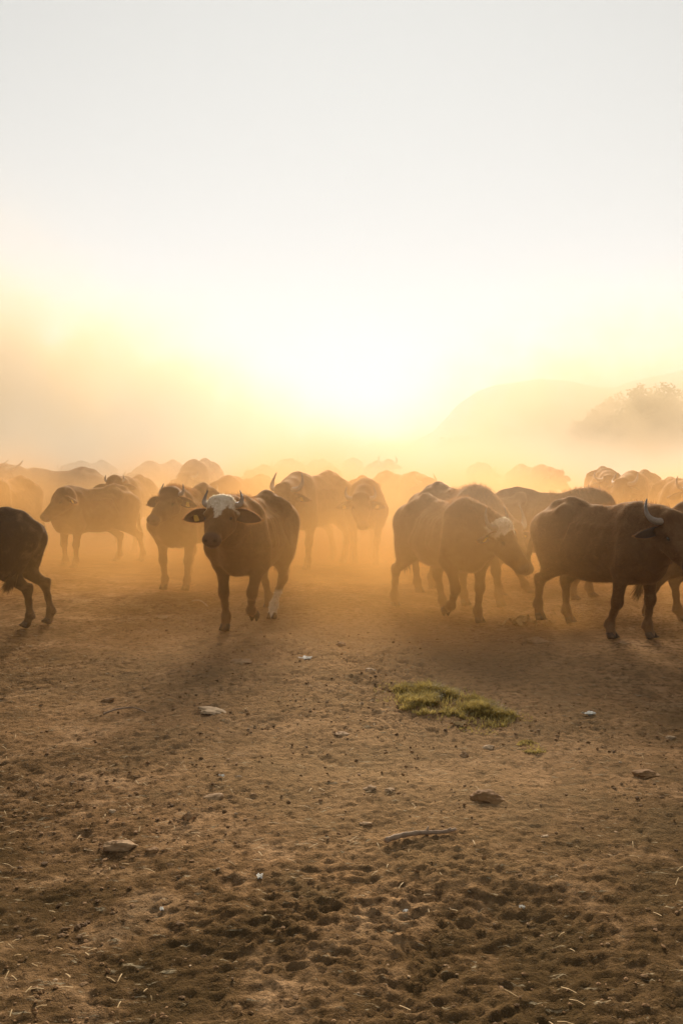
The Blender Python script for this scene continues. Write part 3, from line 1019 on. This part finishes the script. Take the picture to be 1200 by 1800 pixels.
# F: further back walking right
buffalo(spot(980, 11.9), -12, 'lean buffalo walking right, its back seen over the large one on the right', scale=1.03,
        legs=('straight', 'back', 'forward', 'straight'), poll=tuple(at(1050, 874, 12.2)), face=(.75, .1, -.65), horn=.55, hair=8000, mane=1000, seed=8, fat=.9)
# G: big one on the right
buffalo(spot(1068, 8.9), -56, 'large brown buffalo on the right with pale curved horn and untagged ear', scale=.94,
        legs=('straight', 'back', 'straight', 'lifted'), poll=tuple(at(1180, 918, 8.25)), face=(.22, -.66, -.72), horn=.9, horn_curl=1.1, hair=18000, mane=200, seed=9,
        tags=(0, 0), belly=.03, fat=.93, tail=[(-.80, 0, 1.10), (-.93, .0, 1.0), (-1.0, -.02, .80), (-1.03, -.03, .64)])
# H: right edge, hind leg and tail
buffalo(spot(1318, 9.55), -12, 'buffalo at the right edge, only its hanging tail and hind leg showing', scale=.95,
        legs=('straight', 'back', 'straight', 'swing'), poll=(1.0, 0, 1.1), face=(.75, 0, -.65), face_local=True, hair=8000, seed=10,
        tail=[(-.80, 0, 1.10), (-.90, -.03, .88), (-.95, -.05, .66), (-1.04, -.06, .42)])
# I
buffalo(spot(158, 14.6), -132, 'hazy buffalo behind the left edge one, head turned left with ear out', scale=.92,
        legs=('straight', 'straight', 'back', 'straight'), poll=tuple(at(112, 868, 13.8)), face=(-.55, -.5, -.65), horn=.15, hair=5000, seed=12, h=.02, tags=(1, 0))
# O
buffalo(spot(548, 14.3), -118, 'hazy buffalo with curled horns just right of the blazed one', scale=1.06,
        legs=('straight', 'forward', 'straight', 'back'), poll=tuple(at(500, 862, 13.2)), face=(-.35, -.6, -.7), horn=.95, horn_curl=1.3, hair=5000, seed=13, h=.02)
# P
buffalo(spot(640, 15.0), -88, 'hazy buffalo alone in the middle gap, legs fading into dust', scale=1.0,
        legs=('straight', 'back', 'straight', 'forward'), poll=tuple(at(634, 878, 14.0)), face=(.05, -.75, -.65), horn=.8, hair=4000, seed=14, h=.02)

# the far herd: smaller pictures of the same kind, each its own animal
#   px, Y, heading, scale, head turn, horn, label
far = [
    (705, 17.5, -60, 1.05, (.9, -.1, 1.12), .7, 'pale hazy buffalo with sharply peaked back, right of the middle gap'),
    (100, 18.5, -150, 1.07, (.95, .3, 1.28), 1.1, 'hazy buffalo at far left with both upright horns raised above its back'),
    (12, 16.0, -100, 1.0, (.95, 0, 1.1), .6, 'hazy buffalo cut by the left edge behind the dark rump'),
    (232, 17.2, -95, 1.0, (.95, 0, 1.22), .4, 'hazy round headed buffalo between the two at the left'),
    (282, 21.0, -110, 1.15, (.95, 0, 1.0), .6, 'faint humped buffalo behind and left of the shaggy humped one'),
    (350, 19.5, -95, 1.16, (.95, 0, 1.0), .6, 'faint buffalo whose tufted hump rises highest at left of centre'),
    (428, 16.8, -125, 1.0, (.95, 0, 1.0), .7, 'faint buffalo directly above the white forehead of the nearest one'),
    (505, 23.0, -95, 1.18, (.95, 0, 1.1), .6, 'faint buffalo with rounded hump behind the curled horns'),
    (478, 21.5, -110, 1.08, (.95, 0, 1.1), .8, 'faint buffalo left of the rounded hump behind the curled horns'),
    (577, 20.5, -85, 1.1, (.95, 0, 1.1), .5, 'faint buffalo between the curled horns and the middle gap'),
    (620, 30.0, -90, 1.12, (.95, 0, 1.1), .5, 'very faint buffalo far back above the middle gap'),
    (668, 27.0, -80, 1.08, (.95, 0, 1.25), .9, 'very faint far buffalo showing two thin horns above the middle gap'),
    (1062, 18.0, -100, 1.08, (.95, 0, 1.1), .8, 'hazy buffalo just right of the lean one behind the large one'),
    (1120, 16.5, -120, 1.04, (.95, 0, 1.1), .8, 'hazy buffalo behind the pale curved horn of the large one'),
    (1185, 15.0, -100, 1.0, (.95, .1, 1.15), .8, 'hazy buffalo at the right edge above the head of the large one'),
    (935, 22.0, -70, 1.05, (.95, 0, 1.1), .6, 'faint buffalo left of and beyond the lean one'),
    (845, 26.0, -90, 1.08, (.95, 0, 1.1), .6, 'very faint buffalo far beyond the tall shaggy one'),
    (160, 25.0, -110, 1.1, (.95, 0, 1.1), .6, 'very faint buffalo in the plume at far left'),
    (560, 27.0, -100, 1.12, (.95, 0, 1.1), .6, 'very faint buffalo far back left of the middle gap'),
]
gaits = [('straight', 'back', 'forward', 'straight'), ('forward', 'straight', 'straight', 'back'), ('lifted', 'straight', 'back', 'forward'), ('straight', 'lifted', 'straight', 'back')]
for i, (px, Y, hd, sc, pl, hn, lab) in enumerate(far):
    buffalo(spot(px, Y), hd, lab, scale=sc, legs=gaits[i % 4], poll=pl, face=(.78, .35 * math.sin(i * 2.3), -.62 + .35 * math.sin(i * 1.7)), face_local=True,
            horn=hn, fat=.9 + .12 * math.sin(i * 3.1), hair=0, mane=0, seed=40 + i, h=.028, tags=(0, 0))

# ------------------------------------------------------------------ stones, sticks, grass on the ground
M_STONE = simple_mat('dusty_stone', (0.22, 0.125, 0.058), (0.36, 0.23, 0.12), 9, 0.9, 0.006)
M_PALE = simple_mat('pale_stone', (0.30, 0.19, 0.10), (0.46, 0.32, 0.19), 14, 0.85, 0.004)
M_BROWN = simple_mat('brown_stone', (0.15, 0.078, 0.032), (0.27, 0.15, 0.065), 11, 0.9, 0.006)
M_CLOD = simple_mat('dark_clod', (0.08, 0.044, 0.02), (0.18, 0.10, 0.042), 20, 0.95, 0.006)
M_WOOD = simple_mat('weathered_wood', (0.20, 0.13, 0.08), (0.36, 0.25, 0.16), 18, 0.85, 0.003)
M_STRAW = simple_mat('dry_straw', (0.32, 0.20, 0.085), (0.48, 0.33, 0.16), 30, 0.8, 0.001)
M_WHITE = simple_mat('white_scrap', (0.62, 0.57, 0.48), (0.78, 0.73, 0.64), 30, 0.7, 0.001)

def ico(sub):
    import bmesh
    bm = bmesh.new(); bmesh.ops.create_icosphere(bm, subdivisions=sub, radius=1)
    v = np.array([tuple(x.co) for x in bm.verts]); f = [tuple(l.index for l in q.verts) for q in bm.faces]
    bm.free(); return v, f
ICO3, ICO3F = ico(4)
ICO1, ICO1F = ico(1)

def stone(px, py, wpx, label, mat, flat=.45, depth=.7, seed=0, name='stone', facet=0.0, rough=.35, sink=.5):
    p = ground_at(px, py)
    w = wpx / 1750 * p.y * .5
    rs = np.random.default_rng(900 + seed)
    v = ICO3.copy()
    if facet:
        for _ in range(9):
            n = rs.normal(0, 1, 3); n /= np.linalg.norm(n)
            d = v @ n; lim = rs.uniform(.62, .85)
            v = v - np.maximum(d - lim, 0)[:, None] * n * facet * .7
    v = v * (1 + (fbm(v * 1.6 + seed * 3, 3) - .5) * rough * 3)[:, None]
    v = v * (1 + (fbm(v * 6 + seed * 5, 3) - .5) * rough * .6)[:, None]
    v = v * np.array((w, w * depth, w * flat))
    o = mesh_obj(name, v, ICO3F, mat)
    o.location = (p.x, p.y, gz(p.x, p.y) + w * flat * (1 - 2 * sink))
    o.rotation_euler = (rs.uniform(-.15, .15), rs.uniform(-.15, .15), rs.uniform(-.5, .5))
    tag(o, label, 'clod' if mat is M_CLOD else 'stone', 'loose stones on the trampled ground')
    return o

stone(376, 1251, 62, 'flat pale stone with ragged edge lying left of the ground centre', M_PALE, .20, .9, 1, facet=.6, rough=.4)
stone(214, 1482, 62, 'large rounded brown stone half sunk in soil at lower left', M_STONE, .42, .6, 2)
stone(268, 1492, 26, 'smaller dark stone touching the right end of the large sunk one', M_BROWN, .55, .8, 3, facet=.5)
stone(331, 1440, 18, 'small upright angular stone above the large sunk stone', M_STONE, .95, .7, 4, facet=.8, sink=.15)
stone(856, 1406, 54, 'domed brown stone half buried right of the curved stick', M_BROWN, .45, .7, 5)
stone(815, 1322, 19, 'small grey round stone just below the grass patch', M_STONE, .7, .8, 6)
stone(856, 1309, 24, 'small pale flat stone right of the grey round one', M_PALE, .3, .7, 7, facet=.5)
stone(650, 1179, 28, 'pale pebble sized stone up the ground from the grass patch', M_PALE, .4, .8, 8)
stone(424, 1167, 40, 'low dusty stone below the hooves of the blazed buffalo', M_STONE, .3, .8, 9)
stone(600, 1133, 20, 'small stone in the open ground between the two near groups', M_STONE, .5, .8, 10)
stone(944, 1138, 44, 'flat dusty stone in front of the large right buffalo', M_STONE, .35, .8, 11, facet=.5)
stone(374, 1403, 34, 'flat pale brown stone up and right of the small upright one', M_STONE, .25, .8, 12)
stone(641, 1442, 30, 'thin slab of stone just above the curved stick', M_STONE, .2, .6, 13, facet=.6)
stone(650, 1386, 24, 'left one of two flush stones above the thin slab', M_STONE, .3, .8, 14)
stone(684, 1388, 22, 'right one of two flush stones above the thin slab', M_STONE, .3, .8, 15)
stone(1135, 1358, 44, 'lumpy brown stone near the right edge, mid ground', M_BROWN, .35, .8, 16, rough=.4)
stone(601, 1296, 30, 'thin tilted stone right of the ground centre above the slab', M_STONE, .2, .7, 17, facet=.5)
stone(190, 1221, 24, 'dark stone above the curved twig at the left', M_BROWN, .4, .7, 18)
stone(285, 1086, 22, 'small stone in front of the shaggy humped buffalo', M_STONE, .4, .8, 19)
stone(1093, 1143, 22, 'small stone by the front hoof of the large right buffalo', M_STONE, .4, .8, 20)
stone(1178, 1289, 18, 'pale stone at the right edge level with the grass patch', M_PALE, .4, .8, 21)
stone(958, 1471, 14, 'tiny pale stone at lower right beyond the domed stone', M_PALE, .5, .8, 22)
stone(198, 1419, 12, 'tiny pale stone at lower left above the large sunk stone', M_PALE, .5, .8, 23)
stone(420, 1369, 12, 'tiny pale stone left of the two flush stones', M_PALE, .5, .8, 24)

# pale scraps
def scrap(px, py, wpx, label, seed, mat=None, cat='scrap', name='pale_scrap', h=.5):
    p = ground_at(px, py); w = wpx / 1750 * p.y
    rs = np.random.default_rng(seed)
    n = 7
    V = []; F = []
    for i in range(n):
        for j in range(n):
            u, v = i / (n - 1) - .5, j / (n - 1) - .5
            e = 1 + .35 * math.sin(5 * math.atan2(v, u) + seed) * (abs(u) + abs(v))
            q = np.array((u * 5.1 + seed, v * 5.3, seed * 2.2))
            V.append((u * w * e, v * w * .7 * e, float(fbm(q, 2) - .3) * w * h))
    for i in range(n - 1):
        for j in range(n - 1):
            k = i * n + j; F.append((k, k + n, k + n + 1, k + 1))
    b = len(V); V += [(x, y, z - .004) for x, y, z in V]
    F += [(b + q[3], b + q[2], b + q[1], b + q[0]) for q in F]
    o = mesh_obj(name, V, F, mat or M_WHITE, smooth=False)
    o.location = (p.x, p.y, gz(p.x, p.y) + .006); o.rotation_euler = (0, 0, rs.uniform(0, 3))
    tag(o, label, cat, 'pale scraps lying on the ground')
    return o
scrap(1035, 1257, 20, 'white crumpled scrap on the soil right of the grass patch', 3)
scrap(808, 1277, 26, 'pale curled leaf at the lower edge of the grass patch', 4, M_STRAW, 'leaf', 'dry_leaf')
scrap(538, 1160, 20, 'thin white scrap between blazed buffalo and pale pebble', 5, h=.25)
scrap(456, 1538, 13, 'bright white chip near the bottom, left of centre', 6)
scrap(284, 1590, 9, 'white chip at bottom left, lowest of the chips', 7)
scrap(713, 1590, 8, 'tiny white chip at the bottom below the curved stick', 8)
scrap(917, 1578, 9, 'white chip at bottom right', 9)
scrap(390, 1370, 9, 'tiny white chip just above the flat pale brown stone', 10)

# crumpled heap of dry leaves between the two right animals
pr = ground_at(928, 1103)
heap = empty('dry_leaf_heap', (pr.x, pr.y, gz(pr.x, pr.y)))
tag(heap, 'heap of crumpled dry pale leaves by the hooves of the large right buffalo', 'leaf heap')
rs_ = np.random.default_rng(5)
for i in range(16):
    x, y = rs_.normal(0, .11), rs_.normal(0, .05)
    w = rs_.uniform(.05, .09)
    n = 6; V = []; F = []
    for a in range(n):
        for b_ in range(n):
            u, v = a / (n - 1) - .5, b_ / (n - 1) - .5
            wd = math.cos(u * 2.6) * .8 + .1
            V.append((u * w * 1.5, v * w * wd, (abs(v) * .6 + .25 * math.sin(u * 6 + i)) * w + float(fbm(np.array((u * 4 + i, v * 4, i)), 2) - .5) * w * .5))
    for a in range(n - 1):
        for b_ in range(n - 1):
            k = a * n + b_; F.append((k, k + n, k + n + 1, k + 1))
    lf = mesh_obj('leaf', V, F, M_STRAW, heap)
    lf.location = (x, y, .015 + .05 * math.exp(-(x / .12) ** 2) * rs_.random())
    lf.rotation_euler = (rs_.uniform(-.6, .6), rs_.uniform(-.6, .6), rs_.uniform(0, 6.28))

def stick(pix, rad, label, name='stick', lift=.0, nubs=()):
    P = [ground_at(*q) for q in pix]
    base = P[0].copy()
    pts = []
    n = 26
    for i in range(n):
        t_ = i / (n - 1) * (len(P) - 1); k = min(int(t_), len(P) - 2); f = t_ - k
        pm, p0, p1, pn = P[max(k - 1, 0)], P[k], P[k + 1], P[min(k + 2, len(P) - 1)]
        q = 0.5 * ((2 * p0) + (p1 - pm) * f + (2 * pm - 5 * p0 + 4 * p1 - pn) * f * f + (3 * p0 - pm - 3 * p1 + pn) * f ** 3)
        pts.append(Vector((q.x - base.x, q.y - base.y, rad * .6 + lift * math.sin(math.pi * i / (n - 1)))))
    rr = [rad * (1 - .45 * i / n) * (1 + .12 * math.sin(i * 1.9)) for i in range(n)]
    rr[0] *= .8; rr[-1] *= .4
    V, F = tube(pts, rr, 10)
    o = mesh_obj(name, V, F, M_WOOD)
    o.location = (base.x, base.y, max(gz(base.x, base.y), gz(base.x + pts[-1].x, base.y + pts[-1].y)) + .004)
    tag(o, label, 'stick', 'sticks on the ground')
    for (i, dv) in nubs:
        v, f = tube([pts[i], pts[i] + Vector(dv) * .6, pts[i] + Vector(dv)], [rr[i] * .6, rr[i] * .45, rr[i] * .3], 7)
        mesh_obj('twig_stub', v, f, M_WOOD, o)
stick([(677, 1484), (705, 1475), (740, 1470), (775, 1469), (802, 1464)], .0125, 'thick pale curved stick lying on the soil below centre', nubs=((14, (.012, .02, .02)), (20, (.03, .015, .012))))
stick([(182, 1253), (205, 1249), (235, 1246), (258, 1250)], .007, 'thin dark curved twig on the ground at left', lift=.02)
stick([(338, 1056), (352, 1058), (366, 1066)], .010, 'short pale stick on the soil left of the blazed buffalo', lift=.02)

# pebbles, clods and straw too small to tell apart
def scatter(name, mat, count, smin, smax, ymax, seed, flat=.6, straw=False):
    rs = np.random.default_rng(seed)
    y = 2.5 + (ymax - 2.5) * rs.random(count * 2) ** 1.6
    x = rs.uniform(-1, 1, count * 2) * (y * .40 + .5)
    keep = rs.random(count * 2) < np.clip(fbm(np.stack([x * .8, y * .8, np.full_like(x, seed)], -1), 2) * 3 - .9, .08, 1)
    x, y = x[keep][:count], y[keep][:count]; n = len(x)
    z = ground_height(x, y)
    if straw:
        L = rs.uniform(smin, smax, n); a = rs.uniform(0, math.pi, n); w = .0018
        d = np.stack([np.cos(a), np.sin(a), rs.normal(0, .15, n)], -1); s = np.stack([-np.sin(a), np.cos(a), np.zeros(n)], -1)
        c = np.stack([x, y, z + .012], -1)
        bend = np.stack([np.zeros(n), np.zeros(n), rs.uniform(0, .2, n)], -1) * L[:, None]
        V = np.stack([c - d * L[:, None] - s * w, c - d * L[:, None] + s * w, c + bend + s * w, c + bend - s * w, c + d * L[:, None] + s * w, c + d * L[:, None] - s * w], 1).reshape(-1, 3)
        b = np.arange(n)[:, None] * 6
        F = np.concatenate([b + np.array([0, 1, 2, 3]), b + np.array([3, 2, 4, 5])])
    else:
        r = smin + (smax - smin) * rs.random(n) ** 3
        k = len(ICO1)
        j = 1 + rs.uniform(-.28, .28, (n, k))
        sc = np.stack([r * rs.uniform(.8, 1.4, n), r * rs.uniform(.7, 1.1, n), r * flat * rs.uniform(.7, 1.2, n)], -1)
        V = ICO1[None] * j[..., None] * sc[:, None, :]
        a = rs.uniform(0, 6.28, n); ca, sa = np.cos(a)[:, None], np.sin(a)[:, None]
        V = np.stack([V[..., 0] * ca - V[..., 1] * sa, V[..., 0] * sa + V[..., 1] * ca, V[..., 2]], -1)
        V += np.stack([x, y, z + r * .15], -1)[:, None, :]
        V = V.reshape(-1, 3)
        F = (np.array(ICO1F)[None] + (np.arange(n) * k)[:, None, None]).reshape(-1, 3)
    o = mesh_obj(name, V, F, mat, smooth=False); o['kind'] = 'stuff'
scatter('gravel', M_STONE, 500, .003, .010, 12, 21)
scatter('pale_gravel', M_PALE, 160, .002, .010, 11, 22)
scatter('soil_crumbs', M_BROWN, 6000, .003, .012, 11, 23)
scatter('dark_crumbs', M_CLOD, 1500, .004, .015, 14, 24, flat=.5)
scatter('straw_scraps', M_STRAW, 500, .01, .03, 9, 25, straw=True)

def grass_material(name, c1, c2):
    t = NT(name); co = t.n('TexCoord').outputs['Object']
    f = t.noise(co, 9, 4)
    col = t.ramp(f, [(0.35, c1), (0.65, c2)])
    d = t.bsdf(col, 0.6)
    tr = t.n('BsdfTranslucent'); t.l(col, tr.inputs[0])
    mx = t.n('MixShader'); mx.inputs[0].default_value = 0.45
    t.l(d.outputs[0], mx.inputs[1]); t.l(tr.outputs[0], mx.inputs[2])
    return t.surf(mx.outputs[0])
M_GRASS = grass_material('short_grass', (0.30, 0.215, 0.055), (0.52, 0.39, 0.12))
def grass(name, blobs, count, hgt, seed):
    rs = np.random.default_rng(seed)
    P = []
    for (px, py, wx, wy, wt) in blobs:
        c = ground_at(px, py); m = int(count * wt)
        sx_ = wx / 1750 * c.y * .5; sy_ = (ground_at(px, py - wy).y - ground_at(px, py + wy).y) * .25
        r = rs.random(m) ** .62; a = rs.uniform(0, 6.28, m)
        P.append(np.stack([c.x + np.cos(a) * r * sx_, c.y + np.sin(a) * r * sy_ * 1.0, 1 - r * .6], -1))
    P = np.concatenate(P)
    k = fbm(np.stack([P[:, 0] * 7, P[:, 1] * 7, P[:, 0] * 0 + 3], -1), 3)
    keep = rs.random(len(P)) < np.clip((k - .44) * 7, .04, 1)
    P = P[keep]; k = k[keep]; n = len(P)
    z = ground_height(P[:, 0], P[:, 1])
    b = np.stack([P[:, 0], P[:, 1], z - .004], -1)
    a = rs.uniform(0, 6.28, n)
    lean = np.stack([np.cos(a), np.sin(a), np.zeros(n)], -1) * rs.uniform(.3, 1.2, (n, 1))
    H = hgt * rs.uniform(.35, 1.1, n) * P[:, 2] * (.5 + k)
    w = np.stack([-np.sin(a), np.cos(a), np.zeros(n)], -1) * .0028
    up = np.array((0, 0, 1.0))
    m_ = b + (up * .6 + lean * .35) * H[:, None]; e = b + (up * .95 + lean * 1.0) * H[:, None]
    V = np.stack([b - w, b + w, m_ + w * .8, m_ - w * .8, e], 1).reshape(-1, 3)
    i5 = np.arange(n)[:, None] * 5
    F = [tuple(q) for q in (i5 + np.array([0, 1, 2, 3])).tolist()] + [tuple(q) for q in (i5 + np.array([3, 2, 4])).tolist()]
    o = mesh_obj(name, V, F, M_GRASS); o['kind'] = 'stuff'
grass('grass_patch', [(745, 1222, 110, 34, .30), (790, 1238, 130, 44, .34), (850, 1255, 110, 44, .26), (740, 1245, 90, 30, .10)], 34000, .095, 31)
grass('thin_grass', [(745, 1222, 190, 60, .4), (840, 1258, 190, 60, .6)], 3500, .035, 33)
grass('small_grass_patch', [(935, 1309, 54, 22, 1)], 1500, .035, 32)

# ------------------------------------------------------------------ haze and dust
def box_mesh(name, lo, hi, mat):
    x0, y0, z0 = lo; x1, y1, z1 = hi
    v = [(x0, y0, z0), (x1, y0, z0), (x1, y1, z0), (x0, y1, z0), (x0, y0, z1), (x1, y0, z1), (x1, y1, z1), (x0, y1, z1)]
    f = [(3, 2, 1, 0), (4, 5, 6, 7), (0, 1, 5, 4), (1, 2, 6, 5), (2, 3, 7, 6), (3, 0, 4, 7)]
    o = mesh_obj(name, v, f, mat, smooth=False)
    o['kind'] = 'stuff'
    return o

t = NT('haze_air')
pv = t.n('VolumePrincipled')
pv.inputs['Color'].default_value = (0.82, 0.85, 0.90, 1)
pv.inputs['Density'].default_value = 0.00034
pv.inputs['Anisotropy'].default_value = 0.0
t.l(pv.outputs[0], t.out.inputs['Volume'])
box_mesh('haze', (-4400, -70, -2.0), (4400, 6300, 340), t.m)

# the dust the herd kicks up: thick near the ground among the animals, a tall plume drifting on the left
t = NT('kicked_up_dust')
geo = t.n('NewGeometry'); pos = geo.outputs['Position']
sx = t.n('SeparateXYZ'); t.l(pos, sx.inputs[0])
X, Y, Z = sx.outputs
def gauss(v, c, w):
    q = t.math('DIVIDE', t.math('SUBTRACT', v, c), w)
    return t.math('EXPONENT', t.math('MULTIPLY', t.math('MULTIPLY', q, q), -1))
def smooth(v, a, b):
    x = t.n('MapRange'); x.interpolation_type = 'SMOOTHSTEP'
    t.l(v, x.inputs[0]); x.inputs[1].default_value = a; x.inputs[2].default_value = b
    x.inputs[3].default_value = 0; x.inputs[4].default_value = 1
    return x.outputs[0]
n1 = t.noise(pos, 0.32, 2, 0.6)
n2 = t.noise(pos, 1.1, 1, 0.6)
puff = t.math('MULTIPLY', smooth(n1, .34, .70), 1.7)
puff = t.math('MULTIPLY', puff, t.math('ADD', t.math('MULTIPLY', n2, 1.2), .4))
zq = t.math('DIVIDE', Z, t.math('ADD', t.math('MULTIPLY', n1, 1.3), .35))
fall = t.math('EXPONENT', t.math('MULTIPLY', t.math('MULTIPLY', zq, zq), -1))
ramp_y = t.math('ADD', t.math('MULTIPLY', smooth(Y, 6.5, 10.0), .10), t.math('MULTIPLY', smooth(Y, 10.8, 15.5), .90))
low = t.math('MULTIPLY', t.math('MULTIPLY', fall, ramp_y), t.math('ADD', t.math('MULTIPLY', puff, .8), .2))
low = t.math('MULTIPLY', low, 1.15)
# less of it on the far left and right of the nearest animals, a puff before the one with the lowered head
side = t.math('MAXIMUM', smooth(X, -3.2, -1.4), smooth(Y, 10.0, 13.0))
low = t.math('MULTIPLY', low, t.math('ADD', t.math('MULTIPLY', side, .85), .15))
near_puff = t.math('MULTIPLY', t.math('MULTIPLY', gauss(X, 1.3, 1.0), gauss(Y, 9.4, 1.1)), gauss(Z, .95, .6))
for (kx, ky, kr, kd) in ((1.62, 10.0, .30, 1.5), (2.12, 9.45, .34, 1.3), (.95, 10.5, .35, 1.0)):
    kick = t.math('MULTIPLY', t.math('MULTIPLY', gauss(X, kx, kr), gauss(Y, ky, kr * 1.3)), gauss(Z, .05, .22))
    low = t.math('ADD', low, t.math('MULTIPLY', t.math('MULTIPLY', kick, n2), kd * .8))
for (kx, ky, kr, kd) in ((.1, 13.2, 1.1, .26), (-2.7, 14.3, 1.8, .24), (-.9, 17.0, 1.8, .18)):
    cloud = t.math('MULTIPLY', t.math('MULTIPLY', gauss(X, kx, kr), gauss(Y, ky, 1.3)), gauss(Z, .5, 1.1))
    low = t.math('ADD', low, t.math('MULTIPLY', t.math('MULTIPLY', cloud, puff), kd * 2.2))
low = t.math('ADD', low, t.math('MULTIPLY', near_puff, .20))
near_puff2 = t.math('MULTIPLY', t.math('MULTIPLY', gauss(X, -.8, 1.0), gauss(Y, 8.6, .9)), gauss(Z, .95, .55))
low = t.math('ADD', low, t.math('MULTIPLY', near_puff2, .06))
thin = t.math('MULTIPLY', t.math('EXPONENT', t.math('MULTIPLY', Z, -1 / 2.6)), smooth(Y, 10, 24))
thin = t.math('MULTIPLY', thin, 0.006)
# plume: a billowing bank that climbs towards the left
n3 = t.noise(pos, 0.14, 1, 0.55)
edge = t.math('ADD', t.math('ADD', Z, t.math('MULTIPLY', X, .62)), t.math('MULTIPLY', t.math('SUBTRACT', n3, .5), 9.0))
wedge = smooth(edge, 4.2, -3.4)
plume = t.math('MULTIPLY', t.math('MULTIPLY', wedge, smooth(Y, 13, 24)), t.math('MULTIPLY', puff, .075))
# a higher bank that drifts off to the right, in front of the trees
bank = t.math('MULTIPLY', t.math('MULTIPLY', smooth(Y, 34, 50), smooth(X, 2, 18)), t.math('EXPONENT', t.math('MULTIPLY', Z, -1 / 4.2)))
bank = t.math('MULTIPLY', t.math('MULTIPLY', bank, puff), .20)
dens = t.math('ADD', t.math('ADD', t.math('ADD', low, thin), plume), bank)
pv = t.n('VolumePrincipled')
# dust colour: orange near the ground, paler higher up
zc = t.math('ADD', Z, t.math('MULTIPLY', t.math('SUBTRACT', n3, .5), 3.5))
col = t.mix(smooth(Y, 13.0, 24.0), (0.94, 0.50, 0.155), (0.56, 0.495, 0.40))  # glare of far dust against the sun, put into its colour
col = t.mix(smooth(zc, .7, 2.4), col, (0.51, 0.445, 0.355))
col = t.mix(smooth(zc, 1.4, 4.5), col, (0.52, 0.435, 0.325))
col = t.mix(smooth(Y, 30, 44), col, (0.68, 0.53, 0.335))
t.l(col, pv.inputs['Color'])
pv.inputs['Anisotropy'].default_value = 0.25
t.l(dens, pv.inputs['Density'])
t.l(pv.outputs[0], t.out.inputs['Volume'])
DUST = box_mesh('dust_cloud', (-34, 5.0, -.6), (34, 100, 9.8), t.m)
